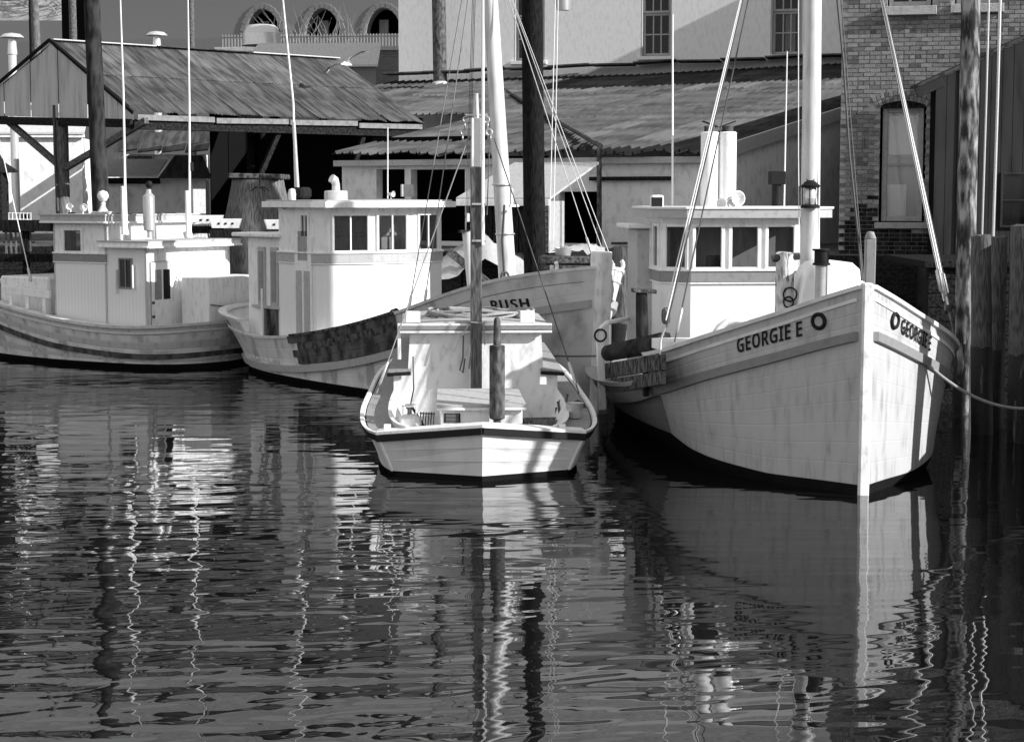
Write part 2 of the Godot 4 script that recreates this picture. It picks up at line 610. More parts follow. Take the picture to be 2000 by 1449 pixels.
func light_and_camera() -> void:
	var cam := Camera3D.new()
	cam.name = "camera"
	add_child(cam)
	cam.position = Vector3(0, 3.58, 0)
	cam.rotation_degrees = Vector3(-5.466, 0, 0)
	cam.fov = 22.76
	cam.far = 1200.0
	cam.near = 0.1
	cam.current = true
	var we := WorldEnvironment.new()
	we.name = "environment"
	var e := Environment.new()
	var sky := Sky.new()
	var ps := ProceduralSkyMaterial.new()
	ps.sky_top_color = Color(0.56, 0.56, 0.56)
	ps.sky_horizon_color = Color(0.80, 0.80, 0.80)
	ps.sky_curve = 0.2
	ps.ground_bottom_color = Color(0.2, 0.2, 0.2)
	ps.ground_horizon_color = Color(0.5, 0.5, 0.5)
	ps.sun_angle_max = 0.0
	sky.sky_material = ps
	e.background_mode = Environment.BG_SKY
	e.sky = sky
	e.background_energy_multiplier = 1.5
	e.tonemap_mode = Environment.TONE_MAPPER_LINEAR
	e.tonemap_exposure = 1.4
	e.sdfgi_enabled = true
	e.ssao_enabled = true
	e.ssil_enabled = true
	we.environment = e
	add_child(we)
	var sun := DirectionalLight3D.new()
	sun.name = "sun"
	sun.light_energy = 1.6
	sun.light_angular_distance = 0.5
	sun.shadow_enabled = true
	add_child(sun)
	var to_sun := Vector3(0.84, 0.41, 0.345)
	sun.look_at_from_position(to_sun * 100, Vector3.ZERO)

func water() -> void:
	var m := mat(0.006, 0.015)
	m.metallic_specular = 0.36
	# ripples: many small waves of different length and direction, stronger in some patches of the harbour than in others
	var r := RandomNumberGenerator.new()
	r.seed = 77
	var waves := []
	for i in 30:
		var l := 0.16 * pow(1.14, i) * r.randf_range(0.9, 1.1)
		var a := r.randfn(0.0, 0.38) + (PI / 2 if i % 6 else 0.5)
		var k := TAU / l
		waves.append([cos(a) * k, sin(a) * k, r.randf() * TAU, 0.0054 * (1.1 if l < 0.7 else (0.9 if l < 1.2 else (0.5 if l < 2.2 else 0.15))), cos(a), sin(a)])
	var calm := FastNoiseLite.new()
	calm.seed = 5
	calm.frequency = 0.09
	var zs := []
	var z := -9.5
	while z > -47.0:
		zs.append(z)
		z -= 0.024 + 0.0018 * (-9.5 - z)
	var nx := 460
	var v := PackedVector3Array()
	var n := PackedVector3Array()
	var ids := PackedInt32Array()
	for j in zs.size():
		var zz: float = zs[j]
		var half: float = 3.4 - zz * 0.29
		for i in nx + 1:
			var x: float = lerpf(-half, half, float(i) / nx)
			var g := 0.55 + 0.9 * (calm.get_noise_2d(x * 0.6, zz) + 0.25)
			g += 0.25 * smoothstep(1.0, -3.0, x) - 0.25 * smoothstep(0.5, 2.5, x) * smoothstep(-16.5, -19.5, zz) - 0.25 * smoothstep(-16.0, -12.0, zz)
			g = clampf(g, 0.34, 1.6)
			var sx := 0.0
			var sz := 0.0
			for w in waves:
				var p: float = w[0] * x + w[1] * zz + w[2]
				var c: float = cos(p) * w[3]
				sx += c * w[4]
				sz += c * w[5]
			var kk := g
			v.append(Vector3(x, 0, zz))
			n.append(Vector3(-sx * kk, 1, -sz * kk).normalized())
	for j in zs.size() - 1:
		for i in nx:
			var a := j * (nx + 1) + i
			var b := a + nx + 1
			ids.append_array([a, b, b + 1, a, b + 1, a + 1])
	var arr := []
	arr.resize(Mesh.ARRAY_MAX)
	arr[Mesh.ARRAY_VERTEX] = v
	arr[Mesh.ARRAY_NORMAL] = n
	arr[Mesh.ARRAY_INDEX] = ids
	var mesh := ArrayMesh.new()
	mesh.add_surface_from_arrays(Mesh.PRIMITIVE_TRIANGLES, arr)
	structure("water", mesh, m)
	var s := st()
	quad(s, Vector3(-400, -0.03, 60), Vector3(-400, -0.03, -47), Vector3(300, -0.03, -47), Vector3(300, -0.03, 60))
	structure("harbour_water", s, m)

func ground() -> void:
	var s := st()
	prism(s, [Vector3(-300, -1.2, -43.4), Vector3(-4.6, -1.2, -43.4), Vector3(-1.0, -1.2, -38.4), Vector3(8.0, -1.2, -36.6), Vector3(60, -1.2, -36.6), Vector3(300, -1.2, -460), Vector3(-300, -1.2, -460)], Vector3(0, 3.6, 0))
	structure("ground", s, M.earth)
	s = st()
	box(s, Vector3(0, -2.2, -100), Vector3(1400, 0.4, 1000), Basis.IDENTITY, 0.0)
	structure("harbour_bed", s, M.mud)
	# wooded hill that closes the view on the left
	var n := FastNoiseLite.new()
	n.seed = 9
	n.frequency = 0.03
	s = st()
	s.set_smooth_group(1)
	var p := func(i, j):
		var x: float = -190.0 + i * 9.0
		var d: float = 95.0 + j * 9.0
		return Vector3(x, 1 + maxf(0, 64.0 * smoothstep(0, 13, j) + n.get_noise_2d(x, d) * 5 * minf(j, 3) / 3.0), -d)
	for i in 46:
		for j in 14:
			quad(s, p.call(i, j), p.call(i, j + 1), p.call(i + 1, j + 1), p.call(i + 1, j))
	structure("hill", s, M.hill)
	# belt of dark evergreens across the hillside
	s = st()
	lathe(s, Vector3.ZERO, [[1.9, 0.6], [1.5, 2.2], [1.7, 2.0], [1.0, 4.6], [1.25, 4.4], [0.6, 7.0], [0.8, 6.8], [0.0, 9.6]], 7)
	tube(s, [Vector3.ZERO, Vector3(0, 1.0, 0)], 0.25, 6)
	var mm := MultiMesh.new()
	mm.transform_format = MultiMesh.TRANSFORM_3D
	mm.mesh = mesh_of(s)
	mm.instance_count = 700
	for i in 700:
		var x := rng.randf_range(-120, 90)
		var d := rng.randf_range(134, 152)
		var y: float = 1 + 64.0 * smoothstep(0, 13, (d - 95) / 9.0) - 0.8
		var k := rng.randf_range(0.7, 1.15)
		mm.set_instance_transform(i, Transform3D(Basis(Vector3.UP, rng.randf() * TAU).scaled(Vector3(k * 1.2, k, k * 1.2)), Vector3(x, y, -d)))
	var mi := MultiMeshInstance3D.new()
	mi.name = "evergreen_wood"
	mi.multimesh = mm
	mi.material_override = M.evergreen
	add_child(mi)
	tag(mi, "belt of dark evergreen wood across the hillside above the sheds", "wood")
	mi.set_meta("kind", "stuff")

# corrugated sheet between four corners: a, b along the lower edge, c, d along the upper one
func sheet(s: SurfaceTool, a: Vector3, b: Vector3, c: Vector3, d: Vector3, waves: int, amp: float, bent := 0.0) -> void:
	var n := (b - a).cross(d - a).normalized()
	var k := waves * 5
	var curl := rng.randf_range(-1, 1) * bent
	var ribs := amp > 0.03     # standing ribs with flat pans between, or plain corrugation
	s.set_smooth_group(-1 if ribs else 1)
	if ribs:
		k = waves * 6
	for i in k:
		var t := float(i) / k
		var u := float(i + 1) / k
		var z0 := n * ((amp if i % 6 == 3 else 0.0) if ribs else sin(t * waves * TAU) * amp)
		var z1 := n * ((amp if (i + 1) % 6 == 3 else 0.0) if ribs else sin(u * waves * TAU) * amp)
		var e0 := n * curl * sin(t * PI * 1.5)
		var e1 := n * curl * sin(u * PI * 1.5)
		quad(s, a.lerp(b, t) + z0 + e0, d.lerp(c, t) + z0, d.lerp(c, u) + z1, a.lerp(b, u) + z1 + e1)
	s.set_smooth_group(-1)

func rect(a: Vector3, b: Vector3) -> Rect2:
	return Rect2(min(a.x, b.x), min(a.y, b.y), absf(a.x - b.x), absf(a.y - b.y))

func buildings() -> void:
	stucco_building()
	lean_to()
	entry_shed()
	boat_shed()
	brick_building()
	siding_shed()
	arcade()
	white_house()
	back_sheds()
	far_buildings()

func stucco_building() -> void:
	var t := thing("stucco_building", "pale stucco building with tall sash windows above the long corrugated roof", "building", Vector3(-3.68, 0, -60.5), -0.2489)
	var wins := [rect(Vector3(3.848, 7.829, 0), Vector3(4.868, 10.6, 0)), rect(Vector3(7.96, 7.9, 0), Vector3(8.944, 10.591, 0)), rect(Vector3(12.028, 7.873, 0), Vector3(12.991, 10.533, 0))]
	var s := st()
	wall(s, Vector3(0, 2.4, 0), Vector3.RIGHT, Vector3.UP, 18.0, 9.6, 0.4, wins.map(func(r): return Rect2(r.position.x, r.position.y - 2.4, r.size.x, r.size.y)))
	put("wall", s, M.stucco, t)
	s = st()
	wall(s, Vector3(0, 2.4, -9), Vector3(0, 0, 1), Vector3.UP, 8.6, 9.6, 0.4)
	put("side_wall", s, M.stucco, t)
	s = st()
	box(s, Vector3(9, 6.6, -9.2), Vector3(18, 9, 0.3), Basis.IDENTITY, 0)
	put("back_wall", s, M.stucco, t)
	s = st()
	prism(s, [Vector3(-0.5, 12.0, 0.5), Vector3(-0.5, 12.0, -9.6), Vector3(-0.5, 14.2, -4.6)], Vector3(19, 0, 0))
	put("roof", s, M.slate, t)
	for r in wins:
		s = st()
		box(s, Vector3(r.position.x + r.size.x / 2, r.position.y - 0.06, 0.04), Vector3(r.size.x + 0.16, 0.11, 0.2))
		put("sill", s, M.stucco, t)
		# two sashes one above the other, three panes across
		var h: float = r.size.y / 2
		for k in 2:
			window(t, Vector3(r.position.x + 0.05, r.position.y + 0.03 + k * (h - 0.03), -0.20 - 0.05 * (1 - k)), Vector3.RIGHT, Vector3.UP, r.size.x - 0.1, h - 0.03, 3, 2, M.sash, 0.075, 0.06, "sash")
		s = st()
		box(s, Vector3(r.position.x + 0.028, r.get_center().y, -0.16), Vector3(0.05, r.size.y, 0.3), Basis.IDENTITY, 0.005)
		box(s, Vector3(r.end.x - 0.028, r.get_center().y, -0.16), Vector3(0.05, r.size.y, 0.3), Basis.IDENTITY, 0.005)
		put("window_jamb", s, M.sash, t)
		s = st()
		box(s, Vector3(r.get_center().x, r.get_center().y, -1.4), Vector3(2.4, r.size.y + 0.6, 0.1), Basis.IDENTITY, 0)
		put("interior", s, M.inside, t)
	s = st()
	var c := wins[2] as Rect2
	box(s, Vector3(c.position.x + c.size.x * 0.58, c.position.y + 0.7, -0.5), Vector3(0.3, 1.3, 0.03))
	put("curtain", s, M.blind, t)
	# a lamp bracket and pail under the eaves
	var l := thing("hanging_bucket", "small metal bucket hanging high on the pale stucco wall", "bucket", Vector3(1.548, 9.096, -56.5))
	s = st()
	lathe(s, Vector3(0, 0.03, 0), [[0.0, 0], [0.20, 0], [0.25, 0.46], [0.235, 0.46], [0.19, 0.03]], 14)
	put("pail", s, M.galvanized, l)
	s = st()
	torus(s, Vector3(0, 0.49, 0), Vector3.BACK, 0.24, 0.012, 12, 5, 0, PI)
	torus(s, Vector3(0, 0.49, 0), Vector3.BACK, 0.24, 0.012, 12, 5, PI, TAU)
	put("handle", s, M.galvanized, l)
	s = st()
	var p1 := Vector3(-2.283, 7.053, -59.3)
	var p0 := Vector3(p1.x - 0.08, 12.5, p1.z)
	tube(s, [p1 - Vector3(0, 0.4, 0), p0], 0.22, 20)
	var pipe := put("stove_stack", s, M.rust_metal)
	tag(pipe, "tall dark steel stack rising from the corrugated roof by the stucco corner", "chimney")
	s = st()
	lathe(s, p1 - Vector3(0, 0.12, 0), [[0.52, -0.2], [0.42, 0.05], [0.25, 0.22], [0.22, 0.24]], 16)
	put("flashing", s, M.slate, pipe)

func lean_to() -> void:
	var t := thing("fish_house", "long low fish house with sagging corrugated lean-to roof and pale walls", "building", Vector3(-4.41, 0, -44.3), -0.5571)
	var a := Vector3(0.011, 4.529, 0)
	var b := Vector3(10.014, 4.469, 0)
	var n := 15
	var lows := []
	var ups := []
	for i in n + 1:
		var q := float(i) / n
		lows.append(a.lerp(b, q))
		ups.append(Vector3(lows[i].x, lerpf(7.28, 7.68, q), -lerpf(16.6, 19.9, q)))
	var cuts := [0.0, 0.34, 0.66, 1.0]
	for i in n:
		for k in 3:
			var s := st()
			var lift := Vector3(0, 0.012 * (k + (i % 2) * 0.4), 0)
			var e := 0.02 if k < 2 else 0.0
			var j := rng.randf_range(-0.012, 0.012) if k == 0 else 0.0
			sheet(s, lows[i].lerp(ups[i], cuts[k] + j) + lift, lows[i + 1].lerp(ups[i + 1], cuts[k] + j) + lift, lows[i + 1].lerp(ups[i + 1], cuts[k + 1] + e) + lift, lows[i].lerp(ups[i], cuts[k + 1] + e) + lift, 3, 0.075, 0.05 if k == 0 else 0.02)
			put("roof_sheet", s, M.roof_sheet[rng.randi() % 4], t)
	# the roof runs on to the left behind the open shed
	for i in 12:
		var x0 := -0.667 * (i + 1)
		var r1 := 16.6 + 0.33 * x0
		var at := func(x, r): return Vector3(x, lerpf(4.5, 7.28 + 0.04 * x * 0.3, r / (16.6 + 0.33 * x)), -r)
		for k in 2:
			var s := st()
			var lift := Vector3(0, 0.012 * (k + (i % 2) * 0.4), 0)
			var m: float = [7.4, 11.0, 0][k]
			var e: float = [11.05, 0.0][k]
			var x1 := x0 + 0.667
			sheet(s, at.call(x0, m) + lift, at.call(x1, m) + lift, at.call(x1, e if k == 0 else 16.6 + 0.33 * x1) + lift, at.call(x0, e if k == 0 else r1) + lift, 3, 0.075, 0.02)
			put("roof_sheet", s, M.roof_sheet[rng.randi() % 4], t)
	ups[0] = Vector3(-8.0, 7.19, -13.96)
	# flashing along the wall, in lengths that have slipped
	for i in 14:
		var q0: float = float(i) / 14
		var q1: float = float(i + 1) / 14
		var s := st()
		var u0: Vector3 = ups[0].lerp(ups[n], q0) + Vector3(0, 0.05, 0.12)
		var u1: Vector3 = ups[0].lerp(ups[n], q1) + Vector3(0, 0.05 + rng.randf_range(-0.04, 0.04), 0.12)
		bar(s, u0 + Vector3(0, 0.2, 0.35), u1 + Vector3(-0.03, 0.2, 0.35), 0.9, 0.05)
		put("flashing", s, M.roof_sheet[2], t)
	# front wall with its two dark openings
	var y0 := 2.4
	var top := 4.36
	var holes := []
	for o in [[Vector3(1.217, 3.483, -0.3), Vector3(2.038, 4.178, -0.3)], [Vector3(2.218, 2.503, -0.3), Vector3(3.734, 4.165, -0.3)], [Vector3(6.248, 2.499, -0.3), Vector3(7.212, 3.647, -0.3)]]:
		var r := rect(o[0], o[1])
		r.position.y -= y0
		if r.position.y < 0.02:
			r.size.y += r.position.y - 0.02
			r.position.y = 0.02
		holes.append(r)
	var s := st()
	wall(s, Vector3(0.2, y0, -0.3), Vector3.RIGHT, Vector3.UP, b.x - 0.2, top - y0, 0.25, holes.map(func(r): return Rect2(r.position.x - 0.2, r.position.y, r.size.x, r.size.y)))
	put("front_wall", s, M.block_wall, t)
	for r in holes:
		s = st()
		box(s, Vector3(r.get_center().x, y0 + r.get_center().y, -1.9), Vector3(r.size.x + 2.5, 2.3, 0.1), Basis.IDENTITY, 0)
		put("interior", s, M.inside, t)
	s = st()
	bar(s, Vector3(a.x + 0.1, 4.32, -0.12), Vector3(b.x, 4.32, -0.12), 0.1, 0.14)
	put("fascia", s, M.grey_paint, t)
	# gable end under the rake
	s = st()
	prism(s, [Vector3(b.x - 0.02, y0, -0.32), Vector3(b.x - 0.02, 4.38, -0.32), Vector3(b.x - 0.02, 7.45, -19.5), Vector3(b.x - 0.02, y0, -19.5)], Vector3(-0.25, 0, 0))
	put("gable_wall", s, M.block_wall, t)
	s = st()
	bar(s, lows[n] + Vector3(0.05, -0.10, 0), ups[n] + Vector3(0.05, -0.12, 0), 0.06, 0.3)
	put("rake_board", s, M.grey_paint, t)
	# a pipe laid over the roof and down the wall
	s = st()
	var d := Vector3(7.519, 4.552, 0.12)
	tube(s, [Vector3(-6.07, 7.42, -16.3), Vector3(0.6, 6.0, -8.45), Vector3(d.x, d.y + 0.08, 0.1), Vector3(d.x, d.y - 0.05, 0.16), Vector3(d.x, 2.45, 0.12)], 0.055, 10)
	put("drain_pipe", s, M.rust_metal, t)
	s = st()
	var l0 := Vector3(7.087, 3.927, -0.22)
	var l1 := Vector3(9.088, 3.929, -0.22)
	bar(s, l0, l1, 0.12, 0.085)
	put("lintel", s, M.black_beam, t)
	for k in 2:
		s = st()
		tube(s, [Vector3(7.646, 2.52, -0.2) + Vector3(0, -0.12 * k, 0), Vector3(8.592, 2.544, -0.2) + Vector3(0, -0.12 * k, 0)], 0.03, 6)
		put("water_pipe", s, M.rust_metal, t)

func entry_shed() -> void:
	var t := thing("entry_shed", "small pale hipped entry shed in front of the fish house wall", "shed", Vector3(Vector3(0.314, 3.58, -37.9).x, 0, -37.9), -0.3)
	var s := st()
	# roof planes: a hip falling to the front and the left
	var y1 := 4.25
	var y0 := 3.52
	prism(s, [Vector3(-1.35, y0, 0.5), Vector3(0.62, y0, 0.5), Vector3(1.35, y1, -0.6), Vector3(-0.45, y1, -0.6)], Vector3(0, -0.05, 0))
	put("front_roof", s, M.canvas, t)
	s = st()
	prism(s, [Vector3(-1.37, y0, 0.5), Vector3(-0.46, y1, -0.6), Vector3(-1.37, y0, -1.6)], Vector3(0, -0.05, 0))
	put("side_roof", s, M.canvas, t)
	s = st()
	bar(s, Vector3(-1.36, y0 - 0.1, 0.52), Vector3(0.62, y0 - 0.1, 0.52), 0.05, 0.13)
	put("fascia", s, M.white_worn, t)
	s = st()
	wall(s, Vector3(-1.2, 2.4, 0.35), Vector3.RIGHT, Vector3.UP, 1.75, 1.05, 0.08)
	put("front_wall", s, M.dark_wood, t)
	s = st()
	wall(s, Vector3(0.55, 2.4, 0.35), Vector3.BACK * -1, Vector3.UP, 1.2, 1.05, 0.08)
	put("end_wall", s, M.grey_paint, t)
	for k in 6:
		s = st()
		box(s, Vector3(-1.05 + k * 0.28, 2.9, 0.37), Vector3(0.26, 1.0, 0.03))
		put("board", s, M.dark_wood, t)

func boat_shed() -> void:
	var t := thing("boat_shed", "open timber shed with rusty corrugated gable roof on posts", "shed", Vector3(-8.7, 0, -42.9), 0.7684)
	var n := 15
	var len := 8.8
	for i in n:
		var x0 := len * i / n
		var x1 := len * (i + 1) / n + 0.03
		for k in 2:
			var s := st()
			var f0: float = [0.0, 0.5][k]
			var f1: float = [0.53, 1.0][k]
			var e := Vector3(0, 5.5, 0)
			var r := Vector3(0, 7.3, -3.59)
			var lo := e.lerp(r, f0) + Vector3(0, 0.015 * k + rng.randf_range(0, 0.012), 0)
			var hi := e.lerp(r, f1) + Vector3(0, 0.015 * k + rng.randf_range(0, 0.006), 0)
			var drop := Vector3(0, -rng.randf_range(0.0, 0.03), rng.randf_range(0, 0.09)) if k == 0 else Vector3.ZERO
			sheet(s, lo + Vector3(x0, 0, 0) + drop, lo + Vector3(x1, 0, 0) + drop, hi + Vector3(x1, 0, 0), hi + Vector3(x0, 0, 0), 7, 0.012, 0.035 if k == 0 else 0.012)
			put("roof_sheet", s, M.shed_sheet[rng.randi() % 4], t)
		var s2 := st()
		sheet(s2, Vector3(x1, 6.0, -7.2), Vector3(x0, 6.0, -7.2), Vector3(x0, 7.3, -3.59), Vector3(x1, 7.3, -3.59), 7, 0.012)
		put("rear_roof_sheet", s2, M.shed_sheet[i % 4], t)
	for k in 3:
		var s := st()
		bar(s, Vector3(-0.08 + k * 2.98, 7.34, -3.59), Vector3(2.86 + k * 2.98, 7.34, -3.59), 0.32, 0.03)
		put("ridge_cap", s, [M.slate, M.roof_sheet[0], M.slate][k], t)
	# eaves board, broken in places, and the beam behind it
	for k in 4:
		var s := st()
		bar(s, Vector3(0.05 + k * 2.2, 5.36 - 0.02 * (k % 2), 0.0), Vector3(2.2 + k * 2.2, 5.36 + 0.015 * (k % 3), 0.0), 0.04, 0.13)
		put("eaves_board", s, M.eaves, t)
	# gable of upright corrugated sheets
	var g := 11
	for i in g:
		var z0 := -7.3 * i / g
		var z1 := -7.3 * (i + 1) / g
		var top := func(z): return lerpf(5.42, 7.22, z / -3.59) if z > -3.59 else lerpf(7.22, 5.95, (z + 3.59) / -3.61)
		var low := func(z): return lerpf(5.30, 5.62, z / -7.2)
		var s := st()
		var x := -0.04 - 0.02 * (i % 2)
		sheet(s, Vector3(x, low.call(z1), z1), Vector3(x, low.call(z0), z0), Vector3(x, top.call(z0), z0), Vector3(x, top.call(z1), z1), 8, 0.01)
		if z0 > -3.59 and z1 < -3.59:
			tri(s, Vector3(x, top.call(z1) - 0.01, z1), Vector3(x, 7.25, -3.59), Vector3(x, top.call(z0) - 0.01, z0))
		put("gable_sheet", s, M.gable_sheet, t)
	for side in 2:
		var s := st()
		if side == 0:
			bar(s, Vector3(-0.1, 5.46, 0.05), Vector3(-0.1, 7.33, -3.6), 0.05, 0.08)
		else:
			bar(s, Vector3(-0.1, 7.33, -3.6), Vector3(-0.1, 6.0, -7.25), 0.05, 0.08)
		put("barge_board", s, M.dark_wood, t)
	var s := st()
	bar(s, Vector3(0, 5.22, -0.1), Vector3(0, 5.5, -7.2), 0.18, 0.2)
	put("tie_beam", s, M.black_beam, t)
	s = st()
	bar(s, Vector3(0, 5.2, -0.15), Vector3(len, 5.2, -0.15), 0.18, 0.22)
	put("eaves_beam", s, M.black_beam, t)
	# posts and knee braces
	for p in [[Vector3(0.05, 3.08, -3.403), M.pile_wood, 0.17], [Vector3(5, 3.58, -2.417), M.dark_wood, 0.1], [Vector3(len - 0.2, 0, -0.2), M.dark_wood, 0.1], [Vector3(len - 0.2, 0, -6.8), M.dark_wood, 0.12], [Vector3(0.1, 0, -7.0), M.dark_wood, 0.12]]:
		s = st()
		timber(s, Vector3(p[0].x, 2.0, p[0].z), Vector3(p[0].x, 5.4, p[0].z), p[2] * 1.05, p[2], 0.06)
		put("post", s, p[1], t)
	var foot := Vector3(Vector3(0.05, 4.203, -3.353))
	for q in [Vector3(0.06, 6.092, -7.421), Vector3(0.06, 5.277, 0.36)]:
		s = st()
		bar(s, foot + Vector3(0.02, 0, 0), q, 0.12, 0.15)
		put("brace", s, M.old_wood, t)
	s = st()
	tube(s, [Vector3(-0.16, 5.747, -3.356), Vector3(-0.16, 4.573, -3.362), Vector3(-0.16, 3.182, -3.281)], 0.035, 7)
	put("downpipe", s, M.dark_wire, t)
	for k in 5:
		s = st()
		bar(s, Vector3(1.3 + k * 1.5, 5.3, -0.1), Vector3(1.3 + k * 1.5, 7.18, -3.5), 0.08, 0.16)
		put("rafter", s, M.black_beam, t)
	# plank back wall, its deep shade painted on as a near-black colour
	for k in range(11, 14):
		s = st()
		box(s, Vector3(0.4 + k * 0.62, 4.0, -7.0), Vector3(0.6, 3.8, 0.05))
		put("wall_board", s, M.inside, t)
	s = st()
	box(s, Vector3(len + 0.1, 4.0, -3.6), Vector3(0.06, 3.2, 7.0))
	put("end_wall", s, M.inside, t)  # same painted shade closes the end
	for p in [[3.2, 1.1], [6.2, 0.8]]:
		s = st()
		bar(s, Vector3(p[0], 3.2, -0.2), Vector3(p[0] + p[1], 5.2, -0.2), 0.1, 0.12)
		put("brace", s, M.black_beam, t)

func brick_building() -> void:
	var t := thing("brick_building", "brick waterfront building with arched ground floor window at the right", "building", Vector3(6.548, 0, -37), -0.2271)
	var wn := rect(Vector3(0.774, 3.001, 0), Vector3(1.671, 5.306, 0))
	var u1 := rect(Vector3(0.874, 7.193, 0), Vector3(1.743, 8.847, 0))
	var u2 := rect(Vector3(2.168, 7.213, 0), Vector3(3.017, 8.854, 0))
	var base := 0.0
	var s := st()
	var holes := []
	for r in [wn, u1, u2]:
		holes.append(Rect2(r.position.x, r.position.y + 1.0, r.size.x, r.size.y))
	wall(s, Vector3(0, -1, -0.045), Vector3.RIGHT, Vector3.UP, 12, 11.0, 0.35, holes)
	put("wall", s, M.mortar, t)
	s = st()
	wall(s, Vector3(0, -1, -20.4), Vector3(0, 0, 1), Vector3.UP, 20.0, 7.2, 0.35)
	put("side_wall", s, M.far_brick, t)
	s = st()
	box(s, Vector3(6, 6.3, -10.3), Vector3(12.0, 0.2, 19.9))
	put("roof", s, M.slate, t)
	s = st()
	box(s, Vector3(11.8, 2.6, -10.3), Vector3(0.3, 7.2, 20))
	put("far_wall", s, M.far_brick, t)
	s = st()
	box(s, Vector3(7.0, 9.34, -17.9), Vector3(10.6, 5.92, 5.6))
	put("caster_storey", s, M.far_brick, t)  # unseen storey, added to cast the slanting shadow on the stucco
	# bricks in common bond; a header course every sixth row
	var cx := wn.get_center().x
	var cy := wn.end.y - 1.0
	var rad := 1.12
	var single := 0
	var rest := {}
	var dark_brick := st()
	for row in range(0, 100):
		var y := 0.9 + row * 0.0835
		var heads := row % 6 == 4
		var pitch := 0.11 if heads else 0.22
		var off := (0.055 if heads else 0.11) * (row % 2)
		for i in range(0, 46 if heads else 24):
			var x := off + i * pitch
			if x > 4.7:
				break
			var c := Vector2(x + pitch / 2, y + 0.036)
			var skip := false
			for r in [wn, u1, u2]:
				if r.grow(0.03).has_point(c):
					skip = true
			if c.distance_to(Vector2(cx, cy)) < rad + 0.16 and c.y > wn.end.y - 0.05:
				skip = true
			if skip:
				continue
			var w := pitch - 0.013 + rng.randf_range(-0.003, 0.003)
			var tone := rng.randi() % 6
			if tone == 4 and rng.randf() < 0.5:
				tone = 1
			var at := Vector3(c.x, c.y, -0.045 + rng.randf_range(0.0, 0.008))
			if y < 3.0 + 0.28 * sin(x * 3.0) + 0.25 * rng.randf():
				box(dark_brick, at, Vector3(w, 0.07, 0.07), Basis.IDENTITY, 0.0)
			elif single < 300 and (y > 3.55 and y < 7.4) and x < 3.3 and not heads and (row * 7 + i * 3) % 2 == 0:
				single += 1
				var b := st()
				box(b, Vector3.ZERO, Vector3(w, 0.07, 0.07), Basis.IDENTITY, 0.004)
				var o := put("brick", b, M.brick[tone], t)
				o.position = at
			else:
				if not rest.has(tone):
					rest[tone] = st()
				box(rest[tone], at, Vector3(w, 0.07, 0.07), Basis.IDENTITY, 0.0)
	for k in rest:
		put("brickwork", rest[k], M.brick[k], t).set_meta("kind", "stuff")
	put("dark_brickwork", dark_brick, M.dark_brick, t).set_meta("kind", "stuff")
	# segmental arch over the window
	var half: float = asin((wn.size.x / 2 + 0.08) / rad)
	for ring in 2:
		var m := 15
		for i in m:
			var a := lerpf(-half, half, (i + 0.5) / m)
			var rr := rad + 0.05 + ring * 0.115
			var b := st()
			box(b, Vector3(cx + sin(a) * rr, cy + cos(a) * rr, -0.04), Vector3(0.068, 0.105, 0.085), Basis(Vector3.BACK, -a), 0.004)
			put("arch_brick", b, M.brick[(i * 5 + ring) % 6], t)
	s = st()
	var poly := [Vector3(wn.position.x, wn.end.y - 0.02, -0.2)]
	for i in 9:
		var a := lerpf(-half, half, i / 8.0)
		poly.append(Vector3(clampf(cx + sin(a) * rad, wn.position.x, wn.end.x), cy + cos(a) * rad, -0.2))
	poly.append(Vector3(wn.end.x, wn.end.y - 0.02, -0.2))
	prism(s, poly, Vector3(0, 0, 0.17))
	put("arch_panel", s, M.black_beam, t)
	# big sash window: upper sash with drawn blind, lower dark
	var wf := window(t, Vector3(wn.position.x + 0.05, wn.position.y + 0.05, -0.2), Vector3.RIGHT, Vector3.UP, wn.size.x - 0.1, wn.size.y - 0.06, 1, 2, M.sash, 0.1, 0.09, "window", M.clear)
	s = st()
	box(s, Vector3(cx, wn.end.y - 0.06 - wn.size.y * 0.21, -0.3), Vector3(wn.size.x - 0.34, wn.size.y * 0.34, 0.02))
	put("blind", s, M.blind, wf)
	s = st()
	box(s, Vector3(cx - 0.14, wn.position.y + wn.size.y * 0.19, -0.32), Vector3(0.44, wn.size.y * 0.3, 0.02))
	put("board", s, M.blind, wf)
	s = st()
	box(s, Vector3(cx, wn.get_center().y, -1.2), Vector3(2.0, 3.0, 0.1), Basis.IDENTITY, 0)
	put("interior", s, M.inside, t)
	s = st()
	box(s, Vector3(cx, wn.position.y - 0.03, -0.02), Vector3(wn.size.x + 0.14, 0.12, 0.22))
	put("sill", s, M.sash, t)
	for r in [u1, u2]:
		s = st()
		box(s, Vector3(r.get_center().x, r.position.y - 0.02, 0.0), Vector3(r.size.x + 0.16, 0.17, 0.24))
		put("sill", s, M.stone, t)
		window(t, Vector3(r.position.x + 0.03, r.position.y + 0.09, -0.2), Vector3.RIGHT, Vector3.UP, r.size.x - 0.06, r.size.y - 0.1, 2, 4, M.sash, 0.09, 0.08)
		s = st()
		box(s, Vector3(r.get_center().x, r.get_center().y, -1.2), Vector3(2.0, 3.0, 0.1), Basis.IDENTITY, 0)
		put("interior", s, M.inside, t)
	s = st()
	tube(s, [Vector3(0.464, 4.713, 0.05), Vector3(0.468, 4.491, 0.05)], 0.02, 6)
	put("wall_anchor", s, M.iron, t)

